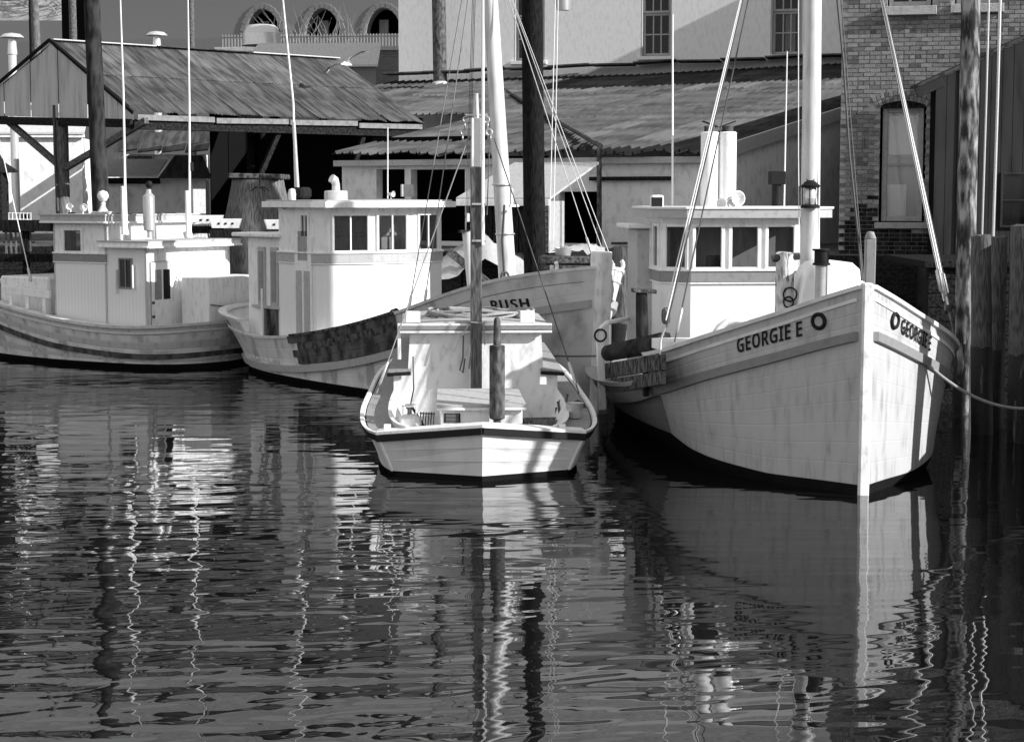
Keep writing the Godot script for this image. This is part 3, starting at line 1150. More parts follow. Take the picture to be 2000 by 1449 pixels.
func siding_shed() -> void:
	var o := Vector3(8.03, 3.58, -35.2)
	var t := thing("board_shed", "dark board-sided shed with sloping roof at the right edge", "shed", Vector3(o.x, 0, o.z))
	var a := Vector3(7.646, 5.651, -35.2) - Vector3(o.x, 0, o.z)
	var b := Vector3(9.654, 6.559, -35.2) - Vector3(o.x, 0, o.z)
	var slope := (b.y - a.y) / (b.x - a.x)
	var y := func(x): return a.y + slope * (x - a.x)
	for i in 24:
		var x0 := i * 0.21
		var s := st()
		prism(s, [Vector3(x0, 2.2, 0), Vector3(x0 + 0.2, 2.2, 0), Vector3(x0 + 0.2, y.call(x0 + 0.2) - 0.09, 0), Vector3(x0, y.call(x0) - 0.09, 0)], Vector3(0, 0, -0.03))
		put("siding_board", s, M.siding, t)
	var s := st()
	prism(s, [Vector3(0.02, 2.2, -0.04), Vector3(5, 2.2, -0.04), Vector3(5, y.call(5.0) - 0.12, -0.04), Vector3(0.02, y.call(0.02) - 0.12, -0.04)], Vector3(0, 0, -0.5))
	put("frame", s, M.inside, t)
	s = st()
	bar(s, a + Vector3(0, -0.03, -0.2), a + Vector3(5.5, -0.03 + 5.5 * slope, -0.2), 0.6, 0.05)
	put("roof", s, M.roof_sheet[0], t)
	s = st()
	bar(s, a + Vector3(0, -0.16, 0.02), a + Vector3(0.5, -0.16 + 0.5 * slope, 0.02), 0.05, 0.2)
	put("rafter_tail", s, M.siding, t)
	window(t, Vector3(1.25, 2.95, 0.03), Vector3.RIGHT, Vector3.UP, 1.0, 1.05, 2, 2, M.siding, 0.05)
	for i in 2:
		s = st()
		var x: float = [Vector3(8.911, 7.205, -35).x, Vector3(9.122, 7.205, -35).x][i] - o.x
		tube(s, [Vector3(x, 2.3, 0.2), Vector3(x + 0.02, 5.2, 0.2), Vector3(x + 0.03, 9.5, 0.2)], 0.022 + 0.01 * i, 6)
		put("conduit", s, M.galvanized, t)

func arcade() -> void:
	var t := thing("arcade_building", "brick building with round arched openings behind an iron railing", "building", Vector3(-12.609, 0, -80), -0.2490)
	var xs := [[Vector3(1.236, 10.261, 0), Vector3(2.859, 11.428, 0)], [Vector3(3.952, 10.204, 0), Vector3(5.544, 11.384, 0)], [Vector3(6.645, 10.149, 0), Vector3(8.251, 11.339, 0)]]
	# the wall is cut as a polygon in bays, each with a round-headed opening
	var x := -6.0
	var y1 := Vector3(4.13, 15.789, 0).y
	var y0 := Vector3(4.066, 10.138, 0).y
	for k in 4:
		var s := st()
		if k == 3:
			prism(s, [Vector3(x, y0, 0), Vector3(30, y0, 0), Vector3(30, y1, 0), Vector3(x, y1, 0)], Vector3(0, 0, -0.6))
			put("wall", s, M.far_brick, t)
			break
		var l: float = xs[k][0].x
		var r: float = xs[k][1].x
		var c := (l + r) / 2
		var w := (r - l) / 2
		var h: float = xs[k][1].y - y0
		var nx := r + 0.35
		var poly := [Vector3(x, y0, 0), Vector3(l, y0, 0)]
		for i in 15:
			var a := PI - PI * i / 14
			poly.append(Vector3(c + cos(a) * w, y0 + sin(a) * h, 0))
		poly += [Vector3(nx, y0, 0), Vector3(nx, y1, 0), Vector3(x, y1, 0)]
		poly.remove_at(2)
		prism(s, poly, Vector3(0, 0, -0.6))
		put("wall", s, M.far_brick, t)
		x = nx
		# arch ring of voussoirs
		for i in 13:
			var a := PI - PI * (i + 0.5) / 13
			var b := st()
			var p := Vector3(c + cos(a) * (w + 0.13), y0 + sin(a) * (h + 0.13), 0.02)
			box(b, p, Vector3(0.22, 0.3, 0.06), Basis(Vector3.BACK, a), 0.01)
			put("voussoir", b, M.brick[0], t)
		s = st()
		box(s, Vector3(c - w * 0.45, y0 + h * 0.35, -1.2), Vector3(w * 0.5, h * 0.7, 0.1))
		put("reveal_panel", s, M.grey_paint, t)
	var s := st()
	box(s, Vector3(6, (y0 + y1) / 2, -3.2), Vector3(30, y1 - y0, 0.2), Basis.IDENTITY, 0)
	put("interior", s, M.inside, t)
	s = st()
	box(s, Vector3(6, y1 + 0.2, -2.4), Vector3(36, 0.4, 5.2), Basis.IDENTITY, 0)
	put("roof", s, M.slate, t)
	s = st()
	box(s, Vector3(8, y0 - 2.6, -1.5), Vector3(34, 5.2, 6.0), Basis.IDENTITY, 0)
	put("plinth", s, M.far_brick, t)
	# terrace wall of brick with a light coping, and the railing upon it
	var g := thing("terrace_wall", "low brick terrace wall with pale coping below the arched openings", "wall", Vector3(Vector3(-9.955, 3.58, -72).x, 0, -72), -0.1)
	s = st()
	box(s, Vector3(3.2, 5.6, -0.45), Vector3(9.5, 7.0, 0.8), Basis.IDENTITY, 0)
	put("core", s, M.mortar, g)
	var rows := st()
	for r in 20:
		for i in 40:
			var y := 7.35 + r * 0.085
			box(rows, Vector3(-1.5 + i * 0.235 + 0.117 * (r % 2) + 0.1, y, -0.03), Vector3(0.222, 0.072, 0.05), Basis.IDENTITY, 0)
	put("brickwork", rows, M.brick[1], g).set_meta("kind", "stuff")
	for i in 8:
		s = st()
		box(s, Vector3(-0.95 + i * 1.17, 9.16, -0.35), Vector3(1.16, 0.16, 1.1))
		put("coping", s, M.stone, g)
	var f := thing("iron_railing", "iron railing of close upright bars along the terrace", "railing", Vector3(Vector3(-11.385, 3.58, -73).x, 0, -73), -0.1)
	var ly := 9.30
	for k in 2:
		s = st()
		bar(s, Vector3(0, ly + k * 0.40, 0), Vector3(7.4, ly + k * 0.40, 0), 0.04, 0.05)
		put("rail", s, M.iron, f)
	for i in 60:
		s = st()
		var xx := 0.06 + i * 0.122
		bar(s, Vector3(xx, ly - 0.05, 0), Vector3(xx, ly + 0.5, 0), 0.028, 0.028, 0.0)
		put("bar", s, M.sash, f)
	# small slate roof and the rounded metal tank on it
	var h := thing("slate_roof_hut", "little hut with light slate roof in front of the terrace", "hut", Vector3(Vector3(-10.112, 3.58, -69).x, 0, -69), -0.1)
	s = st()
	prism(s, [Vector3(0, 8.35, 0), Vector3(0.55, 9.2, -0.8), Vector3(5.2, 9.2, -0.8), Vector3(5.2, 8.35, 0)], Vector3(0, -0.08, 0))
	put("roof", s, M.slate, h)
	s = st()
	prism(s, [Vector3(0, 8.3, 0), Vector3(0.5, 9.1, -0.8), Vector3(0.0, 8.3, -1.6)], Vector3(0, -0.06, 0))
	put("hip", s, M.roof_sheet[0], h)
	s = st()
	box(s, Vector3(2.6, 5.3, -0.9), Vector3(5.0, 6.0, 1.4))
	put("wall", s, M.far_brick, h)
	s = st()
	var tk := Vector3(-9.46, 9.184, -70.5)
	lathe(s, Vector3.ZERO, [[0.76, 0], [0.76, 0.05], [0.72, 0.06], [0.72, 0.46], [0.68, 0.48], [0.66, 0.55], [0.60, 0.66], [0.58, 0.68], [0.5, 0.76], [0.2, 0.8], [0, 0.8]], 28)
	var tank := put("metal_tank", s, M.bright_metal)
	tank.position = tk
	tag(tank, "round shiny metal tank with domed lid in front of the first arch", "tank")
	# winter twigs that climb the arches
	s = st()
	for i in 70:
		var p := Vector3(-7.507, 9.724, -76) + Vector3(rng.randf_range(-2.6, 1.4), rng.randf_range(-0.3, 0.3), rng.randf_range(-0.6, 0.6))
		var q := p + Vector3(rng.randf_range(-0.9, 0.9), rng.randf_range(0.3, 1.5), 0)
		tube(s, [p, p.lerp(q, 0.5) + Vector3(0.06, 0, 0), q], [0.016, 0.012, 0.006], 3, false)
	var tw := put("bare_bush", s, M.twig)
	tag(tw, "bare twiggy bush growing in front of the middle arch", "bush")

func white_house() -> void:
	var o := Vector3(-16.414, 3.58, -56)
	var t := thing("white_shack", "bright limewashed shack behind the open shed at far left", "shack", Vector3(o.x, 0, o.z), 0.12)
	var s := st()
	var w: float = 3.35
	var y: float = Vector3(-14.513, 5.301, -56).y
	wall(s, Vector3(0, 2.4, 0), Vector3.RIGHT, Vector3.UP, w, y - 2.4, 0.2)
	put("front_wall", s, M.limewash, t)
	s = st()
	wall(s, Vector3(w, 2.4, -0.01), Vector3(0, 0, -1), Vector3.UP, 4.0, y - 2.4, 0.2)
	put("side_wall", s, M.limewash, t)
	s = st()
	bar(s, Vector3(-0.1, y + 0.05, 0.1), Vector3(w + 0.1, y + 0.05, 0.1), 0.12, 0.1)
	put("eaves_board", s, M.white_worn, t)
	s = st()
	prism(s, [Vector3(-0.1, y + 0.1, 0.2), Vector3(w + 0.1, y + 0.1, 0.2), Vector3(w + 0.1, y + 1.2, -2.2), Vector3(-0.1, y + 1.2, -2.2)], Vector3(0, 0.06, 0))
	put("roof", s, M.slate, t)

func back_sheds() -> void:
	var o := Vector3(-11.468, 3.58, -54)
	var t := thing("low_grey_shed", "low grey shed with tilted sheet roof behind the left boat", "shed", Vector3(o.x, 0, o.z), 0.1)
	var s := st()
	box(s, Vector3(1.25, 3.55, -1.2), Vector3(2.5, 2.4, 2.2))
	put("wall", s, M.block_wall, t)
	for k in 4:
		s = st()
		prism(s, [Vector3(-0.1 + k * 0.68, 4.78, 0.3), Vector3(0.56 + k * 0.68, 4.86, 0.3), Vector3(0.56 + k * 0.68, 5.5, -2.0), Vector3(-0.1 + k * 0.68, 5.42, -2.0)], Vector3(0, 0.04, 0))
		put("roof_sheet", s, M.roof_sheet[k], t)
	s = st()
	box(s, Vector3(0.6, 4.6, -0.05), Vector3(0.7, 0.2, 0.1))
	put("beam", s, M.old_wood, t)
	o = Vector3(-11.116, 3.58, -50)
	t = thing("bait_shed", "small bait shed with grey awning roof behind the left boat", "shed", Vector3(o.x, 0, o.z), 0.1)
	s = st()
	box(s, Vector3(1.4, 3.0, -0.8), Vector3(2.8, 2.0, 1.4))
	put("wall", s, M.block_wall, t)
	s = st()
	prism(s, [Vector3(0.0, 4.05, 0.5), Vector3(1.55, 4.05, 0.5), Vector3(1.75, 4.5, -0.5), Vector3(0.1, 4.5, -0.5)], Vector3(0, 0.05, 0))
	put("roof", s, M.slate, t)
	s = st()
	prism(s, [Vector3(1.6, 4.0, 0.6), Vector3(3.0, 4.0, 0.6), Vector3(2.7, 4.6, -0.5), Vector3(1.95, 4.6, -0.5)], Vector3(0, 0.05, 0))
	put("awning", s, M.roof_sheet[1], t)
	s = st()
	bar(s, Vector3(-0.05, 3.95, 0.2), Vector3(1.6, 3.95, 0.2), 0.2, 0.16)
	put("beam", s, M.dark_wood, t)
	s = st()
	box(s, Vector3(0.45, 2.9, -0.04), Vector3(0.5, 1.5, 0.1))
	box(s, Vector3(1.1, 2.7, -0.04), Vector3(0.4, 1.3, 0.1))
	put("door", s, M.white_worn, t)

func far_buildings() -> void:
	var s := st()
	var o := Vector3(-30.195, 3.58, -105)
	var t := thing("dark_roof_house", "distant house with wide dark roof behind the gable at left", "house", Vector3(o.x, 0, o.z))
	box(s, Vector3(1.5, 4.5, -3), Vector3(7.4, 7.0, 5))
	put("wall", s, M.stucco, t)
	s = st()
	prism(s, [Vector3(-3, 8.3, 0.3), Vector3(5.0, 8.3, 0.3), Vector3(5.3, 13.6, -4), Vector3(-3, 13.6, -4)], Vector3(0, 0.1, 0))
	put("roof", s, mat(0.09, 0.8), t)
	o = Vector3(-27.006, 3.58, -112)
	t = thing("long_grey_warehouse", "long plain grey warehouse with flat roof beyond the shed", "warehouse", Vector3(o.x, 0, o.z), 0.04)
	s = st()
	box(s, Vector3(4.9, 6.4, -4), Vector3(9.8, 12.4, 8))
	put("wall", s, M.block_wall, t)
	s = st()
	bar(s, Vector3(-0.1, 12.66, 0.05), Vector3(9.9, 12.66, 0.05), 0.3, 0.16)
	put("parapet", s, M.grey_paint, t)
	var names := ["leaning grey utility pole with split shaft at far left", "dark slim pole close beside the leaning utility pole", "pale utility pole rising just left of the tall dark pile", "pale utility pole behind the tallest white antenna of the left boat"]
	var feet := [Vector3(-17.224, 3.58, -68), Vector3(-17.82, 3.58, -69), Vector3(-16.453, 3.58, -70), Vector3(-12.211, 3.58, -71)]
	var tops := [Vector3(-17.388, 10.622, -68), Vector3(-17.795, 10.726, -69), Vector3(-16.481, 10.829, -70), Vector3(-12.207, 10.933, -71)]
	for i in 4:
		var f := Vector3(feet[i].x, 2.3, feet[i].z)
		var p: Vector3 = f + (tops[i] - f) * 1.7
		pile("utility_pole", names[i], "pole", f, p, [0.17, 0.08, 0.16, 0.13][i], [0.13, 0.06, 0.13, 0.1][i], [M.pile_wood, M.dark_wood, M.old_wood, M.old_wood][i], "utility poles behind the sheds", 0.03)
	# mushroom vents
	var vn := ["mushroom roof vent on a tall pipe at far left", "mushroom vent above the ridge of the open shed"]
	var vp := [Vector3(-13.949, 7.953, -52), Vector3(-10.674, 8.35, -56)]
	var vr := [0.33, 0.32]
	for i in 2:
		t = thing("roof_vent", vn[i], "vent", Vector3(vp[i].x, 2.4, vp[i].z), 0, "mushroom vents")
		var h: float = vp[i].y - 2.4
		s = st()
		lathe(s, Vector3.ZERO, [[0.115, 0], [0.115, h - 0.5], [0.14, h - 0.48], [0.12, h - 0.2], [0.10, h]], 14)
		put("pipe", s, M.bright_metal, t)
		s = st()
		lathe(s, Vector3(0, h - 0.02, 0), [[vr[i], 0], [vr[i], 0.02], [vr[i] * 0.7, 0.1], [0, 0.14]], 18)
		put("cap", s, M.bright_metal, t)
	# leafless trees on the hill, each with trunk and limbs
	for i in 9:
		var x := -31.0 + i * 2.3
		var d := 120.0 + (i % 3) * 5
		var y: float = 1 + 64.0 * smoothstep(0, 13, (d - 95) / 9.0) - 0.6
		bare_tree(Vector3(x, y, -d), rng.randf_range(6, 10), i)

func bare_tree(at: Vector3, h: float, i: int) -> void:
	var t := thing("bare_tree", "leafless grey tree on the wooded hill behind the warehouse", "tree", at, 0, "bare trees on the hill")
	var s := st()
	tube(s, [Vector3.ZERO, Vector3(0.1, h * 0.4, 0), Vector3(-0.1, h, 0.1)], [0.22, 0.14, 0.03], 6, false)
	put("trunk", s, M.twig, t)
	s = st()
	for k in 26:
		var a := rng.randf() * TAU
		var y := h * rng.randf_range(0.3, 0.95)
		var l := (h - y) * 0.5 + 0.9
		var p := Vector3(0, y, 0)
		var q := p + Vector3(cos(a) * l, l * 0.8, sin(a) * l)
		tube(s, [p, p.lerp(q, 0.5) + Vector3(0, -0.1, 0), q], [0.07, 0.045, 0.015], 3, false)
		for m in 4:
			var b := p.lerp(q, rng.randf_range(0.3, 0.9))
			var e := b + Vector3(rng.randf_range(-1, 1), rng.randf_range(0.2, 1.3), rng.randf_range(-1, 1)) * 0.9
			tube(s, [b, e], [0.03, 0.012], 3, false)
	put("crown", s, M.twig, t)

# deckhouse walls round a line of corners (left to right as seen from outside)
func house(parent: Node, pts: Array, y0: float, sill: float, head: float, top: float, wins: Array, low: Material, high: Material, band: Material, fm: Material, bars := 1, band_h := 0.16) -> void:
	for i in pts.size() - 1:
		var p: Vector3 = pts[i]
		var q: Vector3 = pts[i + 1]
		var ux := (q - p).normalized()
		var n := ux.cross(Vector3.UP)
		var w := (q - p).length()
		var k: Array = wins[i]
		var holes := []
		for r in k:
			holes.append(Rect2(r[0] * w, sill - y0, (r[1] - r[0]) * w, head - sill))
		var s := st()
		wall(s, p + Vector3(0, y0, 0), ux, Vector3.UP, w, sill - y0, 0.05)
		put("lower_wall", s, low, parent)
		s = st()
		var up := []
		for r in holes:
			up.append(Rect2(r.position.x, 0.0, r.size.x, head - sill))
		wall(s, p + Vector3(0, sill, 0), ux, Vector3.UP, w, top - sill, 0.05, up)
		put("upper_wall", s, high, parent)
		for r in holes:
			window(parent, p + Vector3(0, sill, 0) + ux * (r.position.x - 0.02) + n * 0.012 - Vector3(0, 0.02, 0), ux, Vector3.UP, r.size.x + 0.04, head - sill + 0.04, bars, 1, fm, 0.055, 0.05)
		if band:
			s = st()
			bar(s, p + Vector3(0, sill - band_h / 2 - 0.03, 0) + n * 0.012 - ux * 0.008, q + Vector3(0, sill - band_h / 2 - 0.03, 0) + n * 0.012 + ux * 0.008, 0.03, band_h)
			put("band", s, band, parent)
			s = st()
			bar(s, p + Vector3(0, sill - 0.012, 0) + n * 0.02 - ux * 0.01, q + Vector3(0, sill - 0.012, 0) + n * 0.02 + ux * 0.01, 0.06, 0.035)
			put("sill", s, high, parent)
			s = st()
			bar(s, p + Vector3(0, sill - band_h - 0.045, 0) + n * 0.012 - ux * 0.01, q + Vector3(0, sill - band_h - 0.045, 0) + n * 0.012 + ux * 0.01, 0.04, 0.025)
			put("moulding", s, high, parent)

func planks(t: Node, H: Array, m: Array, lower: int, upper: int, boot := 0.12, u0 := 0.0, u1 := -1.0, climb := 0.0) -> void:
	for side in [1.0, -1.0]:
		var s := st()
		strake(s, H, side, func(_g): return -0.4, func(g): return boot + maxf(0.0, g[0] - 1.0) * climb, 0.0, 0.0, u0, u1)
		put("boot_top", s, M.boot, t)
		for k in lower:
			s = st()
			strake(s, H, side, func(g): return lerpf(boot + maxf(0.0, g[0] - 1.0) * climb, g[5], float(k) / lower), func(g): return lerpf(boot + maxf(0.0, g[0] - 1.0) * climb, g[5], float(k + 1) / lower), 0.0, 0.0022, u0, u1)
			put("plank", s, m[k % m.size()], t)
		for k in upper:
			s = st()
			strake(s, H, side, func(g): return lerpf(g[5], g[1], float(k) / upper), func(g): return lerpf(g[5], g[1], float(k + 1) / upper), 0.0, 0.004, u0, u1)
			put("bulwark_plank", s, m[k % m.size()], t)

func ring_port(t: Node, H: Array, side: float, u: float, y: float, r: float) -> void:
	var g := hs(H, u)
	var c := hp(g, y, side, 0.015)
	var c2 := hp(hs(H, u + 0.15), y, side, 0.015)
	var c3 := hp(g, y + 0.1, side, 0.015)
	var n := (c2 - c).cross(c3 - c).normalized()
	var s := st()
	torus(s, c, n, r, r * 0.3, 20, 8)
	var o := put("hawse_ring", s, M.black, t)
	s = st()
	lathe(s, c, [[0.0, 0.0], [r * 0.8, 0.0]], 16, Basis(n.cross(Vector3.UP).normalized(), n, n.cross(Vector3.UP).normalized().cross(n)))
	put("hawse_plate", s, M.grey_paint, o)

func horn(parent: Node, at: Vector3, d: Vector3, r: float, m: Material, called := "horn") -> void:
	var y := d.normalized()
	var x := y.cross(Vector3.UP).normalized()
	var s := st()
	lathe(s, at, [[0, -r * 2.2], [r * 0.45, -r * 2.1], [r * 0.4, -r], [r * 0.6, -r * 0.4], [r, 0], [r * 0.9, 0], [r * 0.5, -r * 0.4], [0, -r * 0.6]], 16, Basis(x, y, x.cross(y)))
	tube(s, [at - y * r, at - y * r - Vector3(0, r * 1.6, 0)], r * 0.22, 6)
	put(called, s, m, parent)

func georgie() -> void:
	var t := thing("fishing_boat", "big white fishing boat lettered GEORGIE E on both bows, bow towards the viewer", "boat", Vector3(4.209, 0, -21.814), -3.0515)
	var H := [[-0.03, 2.47, 0.06, 0.02, 0.06, 1.92], [0.4, 2.29, 0.46, 0.42, 0.38, 1.77], [0.8, 2.11, 0.83, 0.85, 0.76, 1.61], [1.25, 1.93, 1.22, 1.3, 1.10, 1.45], [1.8, 1.73, 1.62, 1.85, 1.42, 1.27], [2.4, 1.55, 1.91, 2.4, 1.60, 1.10], [3.0, 1.44, 2.04, 3.0, 1.66, 0.98], [3.4, 1.39, 2.08, 3.4, 1.68, 0.92]]
	var A := [[3.36, 1.06, 1.96, 3.36, 1.68, 0.92], [4.5, 0.86, 2.2, 4.5, 1.78, 0.70], [6.5, 0.72, 2.32, 6.5, 1.85, 0.52], [8.8, 0.74, 2.1, 8.6, 1.65, 0.52], [10.6, 0.9, 1.4, 10.2, 1.1, 0.64], [10.9, 0.92, 0.1, 10.6, 0.1, 0.66]]
	planks(t, H, [M.hull_white], 7, 4, 0.12, 0.0, -1.0, 0.09)  # boot top climbs aft, its black painting in shade low on the hull
	planks(t, A, [M.hull_shade], 4, 1, 0.33)  # dark planks and taller boot top are painted shade
	for side in [1.0, -1.0]:
		var s := st()
		strip(s, H, side, func(g): return g[5] - 0.06, func(g): return g[5] + 0.05, 0.02, 0.07, 0.12)
		put("guard", s, M.trim, t)
		s = st()
		strip(s, A, side, func(g): return g[5] - 0.07, func(g): return g[5] + 0.08, 0.02, 0.07)
		put("guard", s, M.trim, t)
		s = st()
		strip(s, H, side, func(g): return g[1], func(g): return g[1] + 0.05, 0.13, 0.05)
		put("cap_rail", s, M.white_plank, t)
		s = st()
		strip(s, H, side, func(g): return g[1] - 0.13, func(g): return g[1] - 0.09, 0.01, 0.02, 0.2, 6.8)
		put("moulding", s, M.white_plank, t)
		s = st()
		strake(s, H, side, func(g): return g[5] + 0.05, func(g): return g[1], -0.10, 0.0)
		put("bulwark_lining", s, M.white, t)
		s = st()
		strip(s, A, side, func(g): return g[1], func(g): return g[1] + 0.06, 0.16, 0.04)
		put("rail", s, M.grey_paint, t)
		lettering("GEORGIE E", H, side, 1.32 if side > 0 else 0.54, 0.58 if side > 0 else 1.22, 1.60 if side > 0 else 1.895, 0.185, 0.27 if side > 0 else -0.28, M.black, t)
		ring_port(t, H, side, 1.02, 2.06, 0.085)
		s = st()
		var e := hp(hs(H, 7.0), 1.2, side)
		box(s, Vector3(e.x - side * 0.03, 1.2, 3.42), Vector3(0.16, 0.45, 0.12))
		put("bulwark_end", s, M.white, t)
	var s := st()
	bar(s, Vector3(0, -0.5, 0.06), Vector3(0, 2.54, 0.0), 0.13, 0.16, 0.02)
	put("stem", s, M.white_worn, t)
	s = st()
	deck(s, H, func(g): return g[1] - 0.6, 0.1)
	deck(s, A, func(g): return g[1] - 0.1, 0.1)
	put("deck", s, M.deck_grey, t)
	# wheelhouse
	var cx := 0.28
	var pts := [Vector3(cx + 1.19, 0, 7.3), Vector3(cx + 1.19, 0, 5.78), Vector3(cx + 0.8, 0, 5.5), Vector3(cx - 0.8, 0, 5.5), Vector3(cx - 1.19, 0, 5.78), Vector3(cx - 1.19, 0, 7.3)]
	house(t, pts, 0.85, 2.48, 3.14, 3.24, [[[0.1, 0.42], [0.58, 0.9]], [[0.12, 0.9]], [[0.02, 0.3], [0.36, 0.64], [0.7, 0.98]], [[0.12, 0.9]], [[0.1, 0.42], [0.58, 0.9]]], M.tongue, M.white, M.trim, M.white)
	s = st()
	box(s, Vector3(cx, 2.0, 7.3), Vector3(2.3, 2.4, 0.06))
	put("rear_wall", s, M.white, t)
	s = st()
	box(s, Vector3(cx, 0.95, 6.45), Vector3(2.2, 0.1, 1.7))
	put("floor", s, M.dark_wood, t)
	var roof := []
	for p in [[1.33, 7.6], [1.36, 5.66], [0.9, 5.3], [-0.9, 5.3], [-1.36, 5.66], [-1.33, 7.6]]:
		roof.append(Vector3(cx + p[0], 3.24, p[1]))
	s = st()
	prism(s, roof, Vector3(0, 0.13, 0))
	var rf := put("roof", s, M.grey_paint, t)
	s = st()
	prism(s, roof.map(func(p): return Vector3(cx + (p.x - cx) * 1.015, 3.372, 6.9 + (p.z - 6.9) * 1.015)), Vector3(0, 0.03, 0))
	put("roof_cover", s, M.white, rf)
	s = st()
	box(s, Vector3(cx + 0.2, 2.2, 6.5), Vector3(0.3, 0.9, 0.3))
	put("steering_stand", s, M.old_wood, t)
	# house beside the wheelhouse, partly seen at its left
	s = st()
	box(s, Vector3(1.50, 2.0, 7.1), Vector3(0.42, 2.1, 0.9), Basis.IDENTITY, 0.02)
	var ch := put("companionway", s, M.grey_paint, t)
	s = st()
	box(s, Vector3(1.56, 3.1, 7.1), Vector3(0.62, 0.07, 1.2), Basis.IDENTITY, 0.02)
	put("roof", s, M.white, ch)
	s = st()
	box(s, Vector3(1.42, 2.0, 6.64), Vector3(0.1, 1.6, 0.02))
	put("door_slot", s, M.black, ch)
	# on the wheelhouse roof
	var sx := [Vector3(0.457, 3.899, 7.3).x, Vector3(0.172, 3.9, 7.3).x]
	for k in 2:
		s = st()
		lathe(s, Vector3(sx[k], 3.4, 7.3), [[0.14, 0], [0.14, 1.13], [0.15, 1.14], [0.12, 1.16], [0.0, 1.16]], 20)
		var stack := put("exhaust_stack", s, M.white, t)
		s = st()
		lathe(s, Vector3(sx[k], 4.56, 7.3), [[0.09, 0], [0.09, 0.09], [0.0, 0.09]], 14)
		put("outlet", s, M.rust_metal, stack)
		s = st()
		box(s, Vector3(sx[k], 4.68, 7.3), Vector3(0.25, 0.015, 0.14), Basis(Vector3.BACK, [0.35, -0.35][k]))
		put("flap", s, M.black, stack)
	for q in [[1314, 30, 405, 0.014], [1538, 100, 405, 0.010]]:
		s = st()
		var low := Vector3(0.984, 3.354, 7.6)
		var high := Vector3(1.009, 6.392, 7.6)
		if q[0] > 1400:
			low = Vector3(-0.815, 3.353, 7.6)
			high = Vector3(-0.829, 5.834, 7.6)
		tube(s, [low, high], [q[3] * 1.4, q[3]], 6)
		put("antenna", s, M.white_rod, t)
	s = st()
	var sp := Vector3(-0.643, 3.363, 7.4)
	tube(s, [sp - Vector3(0, 0.05, 0), sp + Vector3(0, 0.42, 0)], 0.075, 12)
	box(s, sp + Vector3(0, 0.48, 0), Vector3(0.24, 0.21, 0.2), Basis.IDENTITY, 0.01)
	put("stove_pipe", s, M.black, t)
	s = st()
	var lp := Vector3(1.476, 3.365, 6.2)
	box(s, lp + Vector3(0, 0.11, 0), Vector3(0.19, 0.2, 0.16), Basis.IDENTITY, 0.02)
	var lh := put("lamp_box", s, M.white, t)
	s = st()
	box(s, lp + Vector3(0.01, 0.1, -0.082), Vector3(0.17, 0.15, 0.02), Basis.IDENTITY, 0.01)
	put("lamp_glass", s, M.black, lh)
	horn(t, Vector3(0.594, 3.452, 5.7), Vector3(0.1, 0, -1), 0.075, M.white)
	horn(t, Vector3(0.437, 3.451, 5.75), Vector3(0.1, 0, -1), 0.06, M.white)
	horn(t, Vector3(0.354, 3.527, 5.6), Vector3(-0.35, 0.1, -1), 0.115, M.bright_metal, "spotlight")
	# mast with its lantern
	var mb := Vector3(-0.078, 2.483, 3)
	s = st()
	timber(s, Vector3(mb.x, 0.9, 3.0), Vector3(mb.x + 0.03, 10.5, 3.05), 0.136, 0.105, 0.01, 20, 10)
	var mast := put("mast", s, M.spar, t)
	s = st()
	var lc := Vector3(-0.017, 3.431, 2.82)
	lathe(s, lc, [[0.0, -0.03], [0.13, -0.03], [0.13, 0.0], [0.10, 0.02], [0.0, 0.02]], 16)
	lathe(s, lc + Vector3(0, 0.24, 0), [[0.12, 0], [0.13, 0.03], [0.07, 0.08], [0.04, 0.1], [0.0, 0.1]], 16)
	for k in 5:
		var a := TAU * k / 5
		tube(s, [lc + Vector3(cos(a) * 0.11, 0, sin(a) * 0.11), lc + Vector3(cos(a) * 0.11, 0.26, sin(a) * 0.11)], 0.008, 5)
	torus(s, lc + Vector3(0, 0.36, 0), Vector3.BACK, 0.05, 0.007, 12, 5, 0, PI)
	var lan := put("lantern", s, M.black, mast)
	s = st()
	lathe(s, lc, [[0.06, 0.02], [0.085, 0.1], [0.085, 0.16], [0.06, 0.24]], 16)
	put("lantern_glass", s, M.bright_metal, mast)
	s = st()
	torus(s, Vector3(mb.x, 2.4, 3.0), Vector3.UP, 0.145, 0.02, 18, 6)
	put("mast_band", s, M.galvanized, mast)
	# whaleback hood, bitts, galley pipe
	s = st()
	var hc := Vector3(-0.167, 2.379, 2.3)
	s.set_smooth_group(1)
	for i in 12:
		var a := PI * i / 12
		var b := PI * (i + 1) / 12
		var p := Vector3(hc.x + signf(cos(a)) * pow(absf(cos(a)), 0.55) * 0.46, 1.3 + pow(maxf(0.0, sin(a)), 0.55) * 1.43, 0)
		var q := Vector3(hc.x + signf(cos(b)) * pow(absf(cos(b)), 0.55) * 0.46, 1.3 + pow(maxf(0.0, sin(b)), 0.55) * 1.43, 0)
		quad(s, p + Vector3(0, 0, 2.05), q + Vector3(0, 0, 2.05), q + Vector3(0, 0, 2.75), p + Vector3(0, 0, 2.75))
		tri(s, p + Vector3(0, 0, 2.05), Vector3(hc.x, 1.3, 2.05), q + Vector3(0, 0, 2.05))
	s.set_smooth_group(-1)
	put("hood", s, M.white, t)
	s = st()
	box(s, Vector3(hc.x - 0.1, 2.2, 1.85), Vector3(0.5, 0.03, 0.4), Basis(Vector3.RIGHT, -0.3))
	put("hood_shelf", s, M.white, t)
	s = st()
	var bp := Vector3(0.415, 2.779, 2.4)
	timber(s, Vector3(bp.x, 1.1, 2.4), Vector3(bp.x, bp.y + 0.04, 2.4), 0.125, 0.125, 0.03, 12, 10)
	var bit := put("samson_post", s, M.peeling, t)
	s = st()
